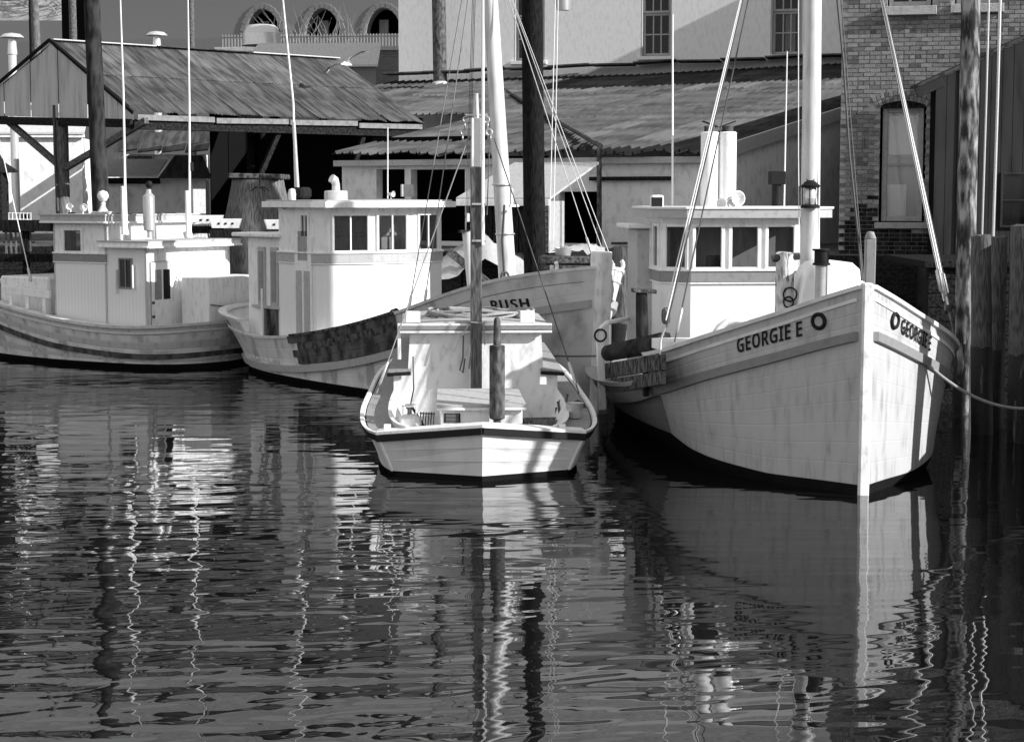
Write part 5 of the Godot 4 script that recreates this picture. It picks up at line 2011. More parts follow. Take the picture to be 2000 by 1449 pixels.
func work_boat() -> void:
	var t := thing("work_boat", "small white open-cockpit work boat seen from its transom, square mast at the cabin", "boat", Vector3(-0.372, 0, -22.841), 0.0500)
	var H := [[-7.3, 1.5, 0.05, -7.0, 0.03, 1.41], [-6.3, 1.34, 0.62, -6.1, 0.4, 1.25], [-5.2, 1.14, 1.08, -5.1, 0.85, 1.05], [-4.0, 0.98, 1.36, -4.0, 1.15, 0.89], [-2.9, 0.82, 1.47, -2.9, 1.28, 0.73], [-2.0, 0.69, 1.54, -2.0, 1.33, 0.60], [-1.2, 0.60, 1.52, -1.2, 1.28, 0.51], [-0.7, 0.56, 1.43, -0.75, 1.2, 0.47], [-0.4, 0.55, 1.30, -0.52, 1.13, 0.46]]
	for side in [1.0, -1.0]:
		var s := st()
		strake(s, H, side, func(_g): return -0.4, func(_g): return 0.07, 0.0, 0.0)
		put("boot_top", s, M.boot, t)
		for k in 4:
			s = st()
			strake(s, H, side, func(g): return lerpf(0.07, g[5], float(k) / 4), func(g): return lerpf(0.07, g[5], float(k + 1) / 4), 0.0, 0.003)
			put("plank", s, M.white_plank, t)
		s = st()
		strip(s, H, side, func(g): return g[5], func(g): return g[5] + 0.085, 0.02, 0.045)
		put("guard", s, M.black, t)
		s = st()
		strip(s, H, side, func(g): return g[1] - 0.005, func(g): return g[1] + 0.03, 0.03, 0.02)
		put("toe_rail", s, M.white_worn, t)
		# side deck and coaming
		s = st()
		strip(s, H, side, func(g): return g[1] - 0.03, func(g): return g[1] + 0.005, 0.40, -0.05)
		put("side_deck", s, M.deck_grey, t)
		s = st()
		strip(s, H, side, func(g): return 0.1, func(g): return g[1] + 0.11, 0.44, -0.395, 3.6, 7.9)
		put("coaming", s, M.white, t)
	var s := st()
	deck(s, H, func(_g): return 0.12, 0.1)
	put("cockpit_sole", s, M.deck_grey, t)
	s = st()
	deck(s, H, func(g): return g[1], 0.3, 0.0, 4.0, 0.1)
	put("foredeck", s, M.white, t)
	# two-faced transom with its knuckle on the centreline
	for side in [1.0, -1.0]:
		var a := [Vector3(0, 0.07, 0.0), Vector3(side * 1.13, 0.07, -0.52), Vector3(side * 1.30, 0.47, -0.40), Vector3(0, 0.62, 0.11)]
		for k in 3:
			s = st()
			var f0 := k / 3.0
			var f1 := (k + 1) / 3.0
			var q := [a[0].lerp(a[3], f0), a[1].lerp(a[2], f0), a[1].lerp(a[2], f1 - 0.008), a[0].lerp(a[3], f1 - 0.008)]
			prism(s, q, Vector3(0, 0, -0.05))
			put("transom_plank", s, M.white_plank, t)
		s = st()
		prism(s, [Vector3(0, -0.4, -0.05), Vector3(side * 1.05, -0.4, -0.55), Vector3(side * 1.13, 0.07, -0.52), Vector3(0, 0.07, 0.0)], Vector3(0, 0, -0.04))
		put("boot_top", s, M.boot, t)
		s = st()
		bar(s, Vector3(0, 0.655, 0.13), Vector3(side * 1.33, 0.50, -0.40), 0.06, 0.085)
		put("transom_guard", s, M.black, t)
		s = st()
		prism(s, [Vector3(0, 0.70, 0.14), Vector3(side * 1.34, 0.55, -0.39), Vector3(side * 1.30, 0.56, -0.65), Vector3(0, 0.71, -0.10)], Vector3(0, 0.035, 0))
		put("transom_cap", s, M.white, t)
		s = st()
		bar(s, Vector3(side * 1.135, 0.07, -0.515), Vector3(side * 1.305, 0.5, -0.39), 0.05, 0.03)
		put("corner_strip", s, M.white, t)
		s = st()
		prism(s, [Vector3(0, 0.1, -0.12), Vector3(side * 1.1, 0.1, -0.56), Vector3(side * 1.2, 0.55, -0.56), Vector3(0, 0.7, -0.10)], Vector3(0, 0, -0.03))
		put("transom_lining", s, M.white, t)
	# cabin rear wall with shoulders
	var z := -2.65
	s = st()
	var yt := 1.72
	prism(s, [Vector3(-1.14, 0.1, z), Vector3(1.14, 0.1, z), Vector3(1.14, 1.14, z), Vector3(0.94, 1.14, z), Vector3(0.91, yt, z), Vector3(-0.91, yt, z), Vector3(-0.94, 1.14, z), Vector3(-1.14, 1.14, z)], Vector3(0, 0, -0.05))
	put("cabin_rear", s, M.white_worn, t)
	for side in [1.0, -1.0]:
		s = st()
		prism(s, [Vector3(side * 1.13, 0.5, z - 0.05), Vector3(side * 1.13, 1.12, z - 0.05), Vector3(side * 0.95, 1.4, -5.8), Vector3(side * 0.95, 0.9, -5.8)], Vector3(-side * 0.05, 0, 0))
		put("trunk_side", s, M.white, t)
		s = st()
		prism(s, [Vector3(side * 0.93, 1.12, z - 0.05), Vector3(side * 0.90, yt, z - 0.05), Vector3(side * 0.80, yt, -5.2), Vector3(side * 0.82, 1.2, -5.2)], Vector3(-side * 0.04, 0, 0))
		put("house_side", s, M.white, t)
		s = st()
		prism(s, [Vector3(side * 0.90, 1.145, z + 0.06), Vector3(side * 1.22, 1.115, z + 0.06), Vector3(side * 1.05, 1.42, -5.8), Vector3(side * 0.8, 1.44, -5.8)], Vector3(0, 0.03, 0))
		var sh := put("trunk_top", s, M.deck_grey, t)
		s = st()
		bar(s, Vector3(side * 0.90, 1.12, z + 0.075), Vector3(side * 1.23, 1.10, z + 0.075), 0.03, 0.05)
		put("trunk_edge", s, M.black, sh)
	s = st()
	var rp := []
	for i in 9:
		var x := lerpf(-1.03, 1.03, i / 8.0)
		rp.append(Vector3(x, yt + 0.06 + 0.07 * (1 - x * x), z + 0.12))
	for i in 9:
		var x := lerpf(1.03, -1.03, i / 8.0)
		rp.append(Vector3(x, yt - 0.02, z + 0.12))
	prism(s, rp, Vector3(0, 0, -2.75))
	var rf := put("roof", s, M.canvas, t)
	for q in [[0.075, M.white, 0.03], [0.03, M.trim, 0.022], [-0.025, M.white, 0.034]]:
		s = st()
		bar(s, Vector3(-1.05, yt + q[0], z + 0.13), Vector3(1.05, yt + q[0], z + 0.13), q[2] + 0.02, 0.055 if q[1] == M.trim else 0.032)
		put("roof_moulding", s, q[1], rf)
	s = st()
	box(s, Vector3(0, 1.3, -5.3), Vector3(1.7, 0.9, 0.06))
	put("cabin_front", s, M.white, t)
	for x in [-0.87, 0.72]:
		s = st()
		box(s, Vector3(x, yt + 0.17, z - 0.1), Vector3(0.2, 0.16, 0.16))
		put("lamp_board", s, M.white, rf)
	s = st()
	box(s, Vector3(-1.06, yt - 0.16, z + 0.05), Vector3(0.05, 0.5, 0.06))
	put("hand_post", s, M.white, t)
	# square mast: varnished below, white above, iron crosstree
	s = st()
	bar(s, Vector3(0.0, 0.1, -2.5), Vector3(0.005, 3.95, -2.5), 0.155, 0.155, 0.012, Vector3.BACK)
	var mast := put("mast", s, M.varnish, t)
	s = st()
	bar(s, Vector3(0.005, 3.951, -2.5), Vector3(0.008, 4.62, -2.5), 0.14, 0.14, 0.012, Vector3.BACK)
	put("masthead", s, M.white, mast)
	s = st()
	tube(s, [Vector3(0.008, 4.55, -2.5), Vector3(0.008, 4.95, -2.5)], [0.05, 0.03], 8)
	bar(s, Vector3(-0.14, 4.66, -2.5), Vector3(0.16, 4.66, -2.5), 0.05, 0.03)
	for x in [-0.13, 0.15]:
		for k in 4:
			torus(s, Vector3(x * (1 + 0.12 * k), 4.60 - 0.085 * k, -2.5), Vector3(1, 0, 0) if k % 2 else Vector3(0, 0, 1), 0.04, 0.011, 10, 5)
	put("crosstree", s, M.galvanized, mast)
	s = st()
	tube(s, [Vector3(0.093, 2.897, -2.4), Vector3(0.096, 4.825, -2.4), Vector3(0.099, 6.874, -2.4)], [0.026, 0.024, 0.016], 7)
	put("aerial", s, M.white_rod, mast)
	for y in [2.95, 3.45]:
		s = st()
		box(s, Vector3(0.04, y, -2.42), Vector3(0.2, 0.03, 0.08))
		put("aerial_clip", s, M.galvanized, mast)
	stay("shroud", t, Vector3(-0.09, 4.379, -2.5), Vector3(-1.36, 0.924, -1.84), 0.009, M.wire, true)
	stay("shroud", t, Vector3(0.252, 4.345, -2.5), Vector3(1.36, 0.924, -1.712), 0.009, M.dark_wire, true)
	s = st()
	tube(s, sag(Vector3(0.193, 4.398, -2.42), Vector3(0.15, 3.302, -2.42), 0.0, 6), 0.008, 5)
	put("halyard", s, M.rope_dark, mast)
	s = st()
	tube(s, [Vector3(-0.022, 1.763, -2.38), Vector3(-0.072, 1.411, -2.38), Vector3(-0.1, 1.199, -2.38), Vector3(-0.044, 1.185, -2.38), Vector3(-0.029, 1.622, -2.38)], 0.012, 5)
	put("halyard", s, M.rope_dark, mast)
	s = st()
	tube(s, [Vector3(-0.174, 1.649, -2.5), Vector3(-0.182, 1.33, -2.5), Vector3(-0.224, 1.174, -2.5), Vector3(-0.182, 1.131, -2.5), Vector3(-0.153, 1.33, -2.5)], 0.011, 5)
	put("halyard", s, M.rope_dark, mast)
	# lashing round the mast at the roof edge
	s = st()
	torus(s, Vector3(0, yt + 0.11, -2.5), Vector3(0.1, 1, 0), 0.115, 0.012, 12, 5)
	tube(s, [Vector3(-0.1, yt + 0.1, -2.42), Vector3(-0.22, yt - 0.12, -2.44), Vector3(-0.3, yt - 0.3, -2.46)], 0.01, 5)
	tube(s, [Vector3(0.1, yt + 0.08, -2.42), Vector3(0.12, yt - 0.2, -2.42)], 0.01, 5)
	put("lashing", s, M.rope, mast)
	# engine box
	s = st()
	box(s, Vector3(0.02, 0.48, -1.4), Vector3(1.06, 0.68, 1.05), Basis.IDENTITY, 0.012)
	var eb := put("engine_box", s, M.white, t)
	s = st()
	prism(s, [Vector3(-0.56, 0.84, -0.82), Vector3(0.60, 0.84, -0.82), Vector3(0.56, 0.93, -2.0), Vector3(-0.54, 0.93, -2.0)], Vector3(0, 0.035, 0))
	put("lid", s, M.canvas, eb)
	s = st()
	bar(s, Vector3(-0.56, 0.82, -0.83), Vector3(0.60, 0.82, -0.83), 0.05, 0.035)
	put("lid_edge", s, M.white, eb)
	s = st()
	box(s, Vector3(-0.36, 0.70, -0.872), Vector3(0.21, 0.12, 0.012), Basis.IDENTITY, 0.0)
	var pl := put("notice_plate", s, M.black, eb)
	s = st()
	for k in 6:
		box(s, Vector3(-0.36, 0.745 - k * 0.018, -0.863), Vector3(0.17, 0.004, 0.004), Basis.IDENTITY, 0.0)
	put("notice_lines", s, M.grey_paint, pl)
	# exhaust silencer
	var ex := Vector3(0.217, 0.625, -0.72)
	s = st()
	lathe(s, Vector3(ex.x, 0.62, -0.72), [[0.05, -0.2], [0.05, 0.07], [0.095, 0.09], [0.1, 0.1], [0.1, 1.02], [0.098, 1.035], [0.05, 1.04], [0.047, 1.30], [0.042, 1.36], [0.03, 1.39], [0.0, 1.40]], 20)
	put("exhaust_silencer", s, M.rust_metal, t)
	for q in [Vector3(0.816, 1.174, -0.9), Vector3(-1.195, 0.622, -0.5), Vector3(1.036, 0.615, -0.45)]:
		s = st()
		box(s, q, Vector3(0.09, 0.1, 0.05))
		put("cleat", s, M.white, t)
	# gear stowed on the right-hand side of the cockpit
	s = st()
	for k in 5:
		var p := Vector3(1.1, 0.565, -2) + Vector3(rng.randf_range(-0.06, 0.06), 0, rng.randf_range(-0.2, 0.2))
		tube(s, [p - Vector3(0, 0.15, 0), p + Vector3(rng.randf_range(-0.12, 0.1), rng.randf_range(0.1, 0.4), 0)], 0.02, 6)
	put("boat_hooks", s, M.rust_metal, t)
	s = st()
	torus(s, Vector3(1.405, 0.68, -1.9), Vector3(0.6, 0.5, 0.5), 0.12, 0.03, 16, 6)
	torus(s, Vector3(1.339, 0.62, -1.7), Vector3(0.2, 0.9, 0.3), 0.15, 0.03, 16, 6)
	put("hose_coil", s, M.rust_metal, t)

func wharves() -> void:
	# bulkhead of heavy timbers behind the boats
	var t := thing("quay_bulkhead", "dark timber quay wall behind the moored boats", "quay wall", Vector3(0, 0, 0))
	var line := [Vector3(-16, 0, -43.2), Vector3(-4.6, 0, -43.2), Vector3(-1.0, 0, -38.2), Vector3(8.0, 0, -36.45)]
	for i in 3:
		var p: Vector3 = line[i]
		var q: Vector3 = line[i + 1]
		for k in 9:
			var s := st()
			bar(s, p + Vector3(0, 0.0 + k * 0.28, 0.1), q + Vector3(0, 0.0 + k * 0.28, 0.1), 0.14, 0.27)
			put("timber", s, M.black_beam, t)
	# rail and deck edge at the left with a slatted trap hung between
	var w := thing("wharf_railing", "heavy dark wharf railing of squared beams at far left", "railing", Vector3(-12.193, 3.58, -41.6))
	var o := Vector3(Vector3(-12.193, 3.58, -41.6))
	for y in [440, 503]:
		var s := st()
		var y1: float = [Vector3(-11.521, 2.892, -41.6).y, Vector3(-11.54, 2.167, -41.6).y][0 if y == 440 else 1] - o.y
		bar(s, Vector3(0, y1, 0), Vector3(4.6, y1 - 0.02, 0), 0.2, 0.25 if y == 440 else 0.18)
		put("beam", s, M.dark_wood, w)
	for k in 3:
		var s := st()
		box(s, Vector3(0.15 + k * 1.05, -1.6, -0.12), Vector3(0.14, 2.4, 0.14))
		put("post", s, M.dark_wood, w)
	var c := thing("slatted_trap", "slatted wooden trap with bright laths standing on the wharf edge at left", "trap", Vector3(-11.157, 2.226, -41.9))
	for k in 6:
		var s := st()
		box(s, Vector3(-0.28 + k * 0.11, 0.28, 0.2), Vector3(0.05, 0.55, 0.02))
		put("slat", s, M.pile_wood, c)
	for k in 3:
		var s := st()
		box(s, Vector3(0, 0.04 + k * 0.24, 0.17), Vector3(0.72, 0.04, 0.03))
		put("batten", s, M.old_wood, c)
	for k in 5:
		var s := st()
		box(s, Vector3(-0.25 + k * 0.12, 0.56, 0.0), Vector3(0.05, 0.02, 0.4))
		put("top_slat", s, M.pile_wood, c)
	c = thing("wire_crate", "pale wire crate on top of the wharf railing at far left", "crate", Vector3(-11.085, 2.982, -41.7))
	for k in 7:
		var s := st()
		tube(s, [Vector3(-0.25 + k * 0.083, 0, 0.1), Vector3(-0.25 + k * 0.083, 0.2, 0.1)], 0.012, 4)
		put("wire", s, M.white_worn, c)
	for k in 2:
		var s := st()
		tube(s, [Vector3(-0.26, 0.04 + k * 0.14, 0.1), Vector3(0.26, 0.04 + k * 0.14, 0.1)], 0.012, 4)
		put("wire", s, M.white_worn, c)
	# small dark kiosk roof at the very edge
	c = thing("dark_kiosk", "dark pointed hut at the left edge of the picture", "hut", Vector3(-12.354, 2.949, -44))
	var s := st()
	box(s, Vector3(0, 0.5, 0), Vector3(0.6, 1.3, 0.6))
	put("wall", s, M.black_beam, c)
	s = st()
	lathe(s, Vector3(0, 1.15, 0), [[0.62, 0], [0.62, 0.05], [0.3, 0.25], [0.0, 0.8]], 4)
	put("roof", s, M.black_beam, c)
	# offside wharf: deck on piles that keeps the sun off the right-hand water
	var d := thing("side_wharf", "dark wharf of planks and piles at the right side of the harbour", "wharf", Vector3(7.7, 0, -15.0))
	for k in 34:
		s = st()
		box(s, Vector3(4.0, 1.22, -k * 0.34), Vector3(8.0, 0.1, 0.32))
		put("deck_plank", s, M.black_beam, d)
	s = st()
	box(s, Vector3(0.1, 1.0, -5.6), Vector3(0.25, 0.3, 11.6))
	put("stringer", s, M.black_beam, d)
	s = st()
	bar(s, Vector3(0.15, 1.42, -0.2), Vector3(0.15, 1.42, -11.2), 0.16, 0.16)
	put("kerb_beam", s, M.black_beam, d)
	for k in 6:
		s = st()
		timber(s, Vector3(0.35, -1.4, -0.5 - k * 2.1), Vector3(0.35, 1.15, -0.5 - k * 2.1), 0.16, 0.15, 0.06)
		put("pile", s, M.tar_wood, d)
	for k in 8:
		s = st()
		box(s, Vector3(1.2, 0.0 + k * 0.15, -5.7), Vector3(0.08, 0.19, 11.6))
		put("fender_board", s, M.black_beam, d)
	# added unseen low shed on the side wharf, shading bow and piles
	var ns := thing("shade_shed", "added low dark shed out of view on the side wharf, shading bow and piles", "shed", Vector3(8.1, 1.27, -22.25))
	for k in 19:
		s = st()
		box(s, Vector3(0.02, 0.95, -0.15 - k * 0.3), Vector3(0.04, 1.9, 0.29))
		put("board", s, M.black_beam, ns)
	s = st()
	box(s, Vector3(1.5, 0.93, -2.85), Vector3(2.9, 1.86, 5.6))
	put("frame", s, M.black_beam, ns)
	s = st()
	prism(s, [Vector3(-0.12, 1.92, 0.1), Vector3(3.1, 1.92, 0.1), Vector3(3.1, 2.3, -2.85), Vector3(-0.12, 1.97, -2.85)], Vector3(0, 0.05, 0))
	prism(s, [Vector3(-0.12, 1.97, -2.851), Vector3(3.1, 2.3, -2.851), Vector3(3.1, 1.92, -5.8), Vector3(-0.12, 1.92, -5.8)], Vector3(0, 0.05, 0))
	put("roof", s, M.shed_sheet[1], ns)
	# dark quay face below the shed on the right
	for k in 10:
		s = st()
		box(s, Vector3(10.2, 0.1 + k * 0.24, -31.5), Vector3(6.2, 0.23, 0.2))
		tag(put("quay_timber", s, M.black_beam), ["lowest", "second", "third", "fourth", "fifth", "sixth", "seventh", "eighth", "ninth", "topmost"][k] + " black quay timber under the board shed at right", "timber")
	s = st()
	box(s, Vector3(12.2, 2.4, -33.0), Vector3(10.4, 0.12, 3.4))
	tag(put("quay_deck", s, M.black_beam), "dark plank deck of the quay in front of the board shed", "deck")

func small_things() -> void:
	var s := st()
	pile("mooring_pile", "tall dark grey pile standing behind the left cabin boat", "pile", Vector3(Vector3(-9.08, 3.58, -41.2).x, -1, -41.2), Vector3(-9.316, 9.949, -41.2), 0.20, 0.175, M.tar_wood, "tall mooring piles", 0.05)
	pile("mooring_pile", "thick dark pile rising behind the leaning white mast", "pile", Vector3(Vector3(0.477, 3.58, -35.2).x, -1, -35.2), Vector3(0.345, 9.678, -35.2), 0.215, 0.195, M.dark_wood, "tall mooring piles", 0.05)
	pile("mooring_pile", "tall pile with flaking patchy bark at the right edge", "pile", Vector3(Vector3(7.4, 3.58, -30).x, -1, -30), Vector3(7.364, 8.538, -30), 0.165, 0.15, M.flaking, "tall mooring piles", 0.18)
	var lows := ["split light-topped pile beside the flaking tall pile", "short slim pile between two thicker ones at right", "thick pale pile cut off by the right edge", "stout weathered pile between the RUSH bow and the wheelhouse"]
	pile("short_pile", lows[0], "pile", Vector3(7.105, 0.983, -27.5) * Vector3(1, 0, 1) - Vector3(0, 1, 0), Vector3(6.988, 2.973, -27.5), 0.165, 0.15, M.old_pile, "short mooring piles", 0.06)
	pile("short_pile", lows[1], "pile", Vector3(7.459, 0.917, -28.2) * Vector3(1, 0, 1) - Vector3(0, 1, 0), Vector3(7.448, 2.934, -28.2), 0.125, 0.125, M.old_pile, "short mooring piles", 0.06)
	pile("short_pile", lows[2], "pile", Vector3(7.407, 1.068, -26.6) * Vector3(1, 0, 1) - Vector3(0, 1, 0), Vector3(7.352, 3.14, -26.6), 0.18, 0.17, M.old_pile, "short mooring piles", 0.06)
	pile("short_pile", lows[3], "pile", Vector3(1.994, 0.539, -32.2) * Vector3(1, 0, 1) - Vector3(0, 1, 0), Vector3(1.937, 2.674, -32.2), 0.185, 0.165, M.pile_wood, "short mooring piles", 0.1)
	# piles that stand out of the picture on the right; their shadows fall across the bows
	pile("short_pile", "thin dark pile at the near corner of the side wharf", "pile", Vector3(8.0, -1, -19.95), Vector3(8.0, 6.4, -19.95), 0.065, 0.06, M.tar_wood, "short mooring piles", 0.06)
	pile("short_pile", "dark pile half way along the side wharf", "pile", Vector3(8.2, -1, -21.75), Vector3(8.2, 6.0, -21.75), 0.15, 0.14, M.tar_wood, "short mooring piles", 0.06)
	# painted post with pointed head
	s = st()
	bar(s, Vector3(0, -1, 0), Vector3(5.284, 2.935, -27.2) - Vector3(Vector3(5.256, 1.62, -27.2).x, 0, -27.2), 0.15, 0.15, 0.015, Vector3.BACK)
	var pp := put("painted_post", s, M.trim)
	pp.position = Vector3(Vector3(5.256, 1.62, -27.2).x, 0, -27.2)
	tag(pp, "grey square post with cut top behind the lettered bow", "post")
	s = st()
	var pk := Vector3(5.284, 2.935, -27.2) - pp.position
	lathe(s, pk, [[0.105, 0.0], [0.06, 0.1], [0.0, 0.11]], 4, Basis(Vector3.UP, PI / 4))
	put("cap", s, M.trim, pp)
	# weathered tank with a plank lid, an iron grapnel hung on it
	var t := thing("timber_tank", "large weathered round tank with plank lid under the shed eave", "tank", Vector3(Vector3(-5.89, 3.58, -42.6).x, 0, -42.9))
	s = st()
	lathe(s, Vector3(0, 0.5, 0), [[0.85, 0], [0.85, 2.2], [0.62, 3.3], [0.6, 3.42], [0, 3.42]], 22)
	put("body", s, M.pile_wood, t)
	for k in 4:
		s = st()
		box(s, Vector3(0, 4.0, -0.45 + k * 0.3), Vector3(1.35 - 0.05 * k, 0.12, 0.28), Basis(Vector3.BACK, -0.02), 0.02)
		put("lid_plank", s, M.rotten, t)
	var g := thing("grapnel", "small black iron grapnel hanging in front of the weathered tank", "grapnel", Vector3(-5.707, 3.972, -41.9))
	s = st()
	tube(s, [Vector3(0, 0.05, 0), Vector3(0, -0.25, 0)], 0.022, 6)
	put("shank", s, M.black, g)
	for k in 4:
		var a := TAU * k / 4 + 0.3
		s = st()
		tube(s, [Vector3(0, -0.24, 0), Vector3(cos(a) * 0.1, -0.22, sin(a) * 0.1), Vector3(cos(a) * 0.24, -0.32, sin(a) * 0.24)], [0.02, 0.018, 0.01], 5)
		put("fluke", s, M.black, g)
	# white fish trays with round drain holes along the quay
	var names := ["white tray with drain holes between the two left boats", "white tray with drain holes beside the pilothouse roof", "small white tray end at the left of the tank"]
	var at := [Vector3(-6.298, 2.852, -40.6), Vector3(-4.996, 2.843, -39.9), Vector3(-6.756, 2.924, -41)]
	for k in 3:
		t = thing("fish_tray", names[k], "tray", at[k], 0.15, "white fish trays on the quay")
		var m := mesh_of(tray_shape())
		put("tray", m, M.white_worn, t)
		for i in 3:
			s = st()
			lathe(s, Vector3(-0.15 + i * 0.15, 0.1, 0.176), [[0, 0.0], [0.03, 0.0]], 10, Basis(Vector3.RIGHT, PI / 2))
			put("drain_hole", s, M.black, t)
		s = st()
		box(s, Vector3(0, -0.12, -0.05), Vector3(0.7, 0.16, 0.3))
		put("skid", s, M.dark_wood, t)
	# quay corner behind the RUSH bow with a pot and a heap of cloth
	t = thing("quay_table", "rough timber landing with thick beam edge behind the RUSH bow", "landing", Vector3(Vector3(1.148, 3.58, -33.2).x, 0, -33.4), -0.1)
	s = st()
	box(s, Vector3(0, 2.42, 0.1), Vector3(1.25, 0.12, 0.9))
	put("top", s, M.old_wood, t)
	s = st()
	box(s, Vector3(0.05, 2.20, 0.5), Vector3(1.15, 0.24, 0.12))
	put("beam", s, M.old_wood, t)
	s = st()
	box(s, Vector3(-0.05, 1.88, 0.45), Vector3(0.62, 0.26, 0.2))
	put("block", s, M.pile_wood, t)
	for x in [-0.5, 0.5]:
		s = st()
		box(s, Vector3(x, 0.6, 0.2), Vector3(0.2, 3.2, 0.2))
		put("post", s, M.dark_wood, t)
	s = st()
	tube(s, [Vector3(-0.1, 2.2, 0.56), Vector3(0.2, 2.05, 0.6), Vector3(0.6, 2.1, 0.6)], 0.02, 6)
	put("pipe", s, M.rust_metal, t)
	t = thing("cooking_pot", "dull metal pot standing on the timber landing", "pot", Vector3(Vector3(0.92, 2.682, -33.2).x, 2.48, -33.1))
	s = st()
	lathe(s, Vector3.ZERO, [[0, 0.01], [0.13, 0.01], [0.16, 0.14], [0.165, 0.15], [0.15, 0.15], [0.12, 0.03], [0, 0.03]], 18)
	put("body", s, M.galvanized, t)
	s = st()
	torus(s, Vector3(-0.16, 0.1, 0), Vector3.UP, 0.035, 0.008, 10, 5)
	put("handle", s, M.galvanized, t)
	s = st()
	var nz := FastNoiseLite.new()
	nz.seed = 4
	nz.frequency = 2.2
	s.set_smooth_group(1)
	var cp := func(i, j):
		var x: float = -0.45 + i * 0.08
		var z: float = -0.22 + j * 0.08
		return Vector3(x, 0.05 + 0.10 * maxf(0, 1 - pow(absf(x) / 0.46, 2)) + nz.get_noise_2d(x * 2, z * 2) * 0.12 - (0.1 if j == 0 or j == 5 else 0.0), z)
	for i in 11:
		for j in 5:
			quad(s, cp.call(i, j), cp.call(i, j + 1), cp.call(i + 1, j + 1), cp.call(i + 1, j))
	s.set_smooth_group(-1)
	var cl := put("crumpled_tarpaulin", s, M.canvas)
	cl.position = Vector3(Vector3(1.246, 2.753, -33.3).x, 2.52, -33.3)
	tag(cl, "crumpled pale tarpaulin lying on the timber landing", "tarpaulin")
	# things in the small boat
	var sb := Vector3(-0.372, 0, -22.841)
	t = thing("gas_bottle", "white gas bottle standing in the small boat's cockpit", "gas bottle", Vector3(Vector3(-1.338, 0.55, -23.9).x, 0.30, -23.9))
	s = st()
	lathe(s, Vector3.ZERO, [[0.12, 0], [0.12, 0.03], [0.155, 0.06], [0.158, 0.3], [0.14, 0.38], [0.09, 0.42], [0.04, 0.43]], 20)
	put("tank", s, M.bright_metal, t)
	s = st()
	lathe(s, Vector3(0, 0.43, 0), [[0.03, 0], [0.03, 0.06], [0.05, 0.07], [0.05, 0.1], [0, 0.1]], 10)
	put("valve", s, M.rust_metal, t)
	s = st()
	for k in 3:
		var a := TAU * k / 3 + 0.5
		var p := Vector3(cos(a) * 0.1, 0.42, sin(a) * 0.1)
		tube(s, [p, p + Vector3(0, 0.12, 0)], 0.012, 5)
	torus(s, Vector3(0, 0.54, 0), Vector3.UP, 0.1, 0.014, 16, 6)
	put("collar", s, M.white, t)
	s = st()
	tube(s, [Vector3(0, 0.5, 0), Vector3(0.05, 0.75, -0.1), Vector3(0.0, 1.1, -0.9)], 0.01, 5)
	put("hose", s, M.rope_dark, t)
	t = thing("oven_rack", "small wire rack leaning beside the gas bottle", "rack", Vector3(Vector3(-1.126, 0.544, -23.95).x, 0.32, -23.95), -0.2)
	for k in 6:
		s = st()
		tube(s, [Vector3(-0.09 + k * 0.036, 0.0, 0.06), Vector3(-0.09 + k * 0.036, 0.42, -0.08)], 0.008, 5)
		put("wire", s, M.rust_metal, t)
	s = st()
	for y in [0.03, 0.40]:
		tube(s, [Vector3(-0.1, y, 0.06 - y / 3), Vector3(0.1, y, 0.06 - y / 3)], 0.01, 5)
	put("crossbar", s, M.rust_metal, t)
	s = st()
	tube(s, [Vector3(-0.2, 0.48, -0.05), Vector3(0.14, 0.02, 0.1)], 0.018, 6)
	put("stick", s, M.black, t)
	s = st()
	var rc := Vector3(Vector3(-0.514, 1.884, -26.4).x, 1.835, -26.5)
	for k in 11:
		var r := rng.randf_range(0.28, 0.62)
		var c := Vector3(rng.randf_range(-0.22, 0.26), 0.02 + k * 0.006, rng.randf_range(-0.25, 0.25))
		var ps := []
		for i in 25:
			var a := TAU * i / 24.0
			ps.append(c + Vector3(cos(a) * r * 1.15, 0.02 * sin(a * 3 + k), sin(a) * r * 0.8))
		tube(s, ps, 0.02, 6, false)
	var coil := put("rope_coil", s, M.rope)
	coil.position = rc
	tag(coil, "loose coils of thick rope lying on the small boat's cabin roof", "rope")
	t = thing("deck_bucket", "small dented bucket on the small boat's right side deck", "bucket", Vector3(Vector3(0.833, 0.626, -24).x, 0.62, -24.3))
	s = st()
	lathe(s, Vector3.ZERO, [[0, 0.01], [0.09, 0.01], [0.12, 0.2], [0.125, 0.21], [0.11, 0.2], [0.08, 0.03], [0, 0.03]], 14)
	put("pail", s, M.galvanized, t)
	s = st()
	torus(s, Vector3(0, 0.2, 0), Vector3(0.5, 0, 1), 0.12, 0.007, 12, 5, 0, PI)
	put("handle", s, M.galvanized, t)
	t = thing("lath_crate", "small lath crate in the small boat's cockpit beside the engine box", "crate", Vector3(Vector3(0.398, 0.509, -24.5).x, 0.14, -24.7), 0.2)
	for k in 4:
		for w in 2:
			s = st()
			box(s, Vector3(0, 0.06 + k * 0.11, 0.14 - w * 0.28), Vector3(0.46, 0.08, 0.015))
			put("slat", s, M.pile_wood, t)
			s = st()
			box(s, Vector3(0.22 - w * 0.44, 0.06 + k * 0.11, 0), Vector3(0.015, 0.08, 0.26))
			put("slat", s, M.pile_wood, t)
	# mooring line from the lettered bow
	s = st()
	var a := Vector3(-0.62, 1.935, 0.957)
	var tg: float = -3.0515
	var aw := Vector3(Vector3(4.209, 0, -21.814)) + Basis(Vector3.UP, tg) * a
	var q := Vector3(7.111, 0.842, -24)
	var lp := []
	var mid := Vector3(5.921, 0.858, -23.4)
	for i in 25:
		var u := i / 24.0
		lp.append(aw.lerp(q, u) + Vector3(0, -0.62 * 4 * u * (1 - u) * 0.62, 0))
	tube(s, lp, 0.02, 8)
	tag(put("mooring_line", s, M.rope), "pale mooring line sagging from the lettered bow to the right", "rope")
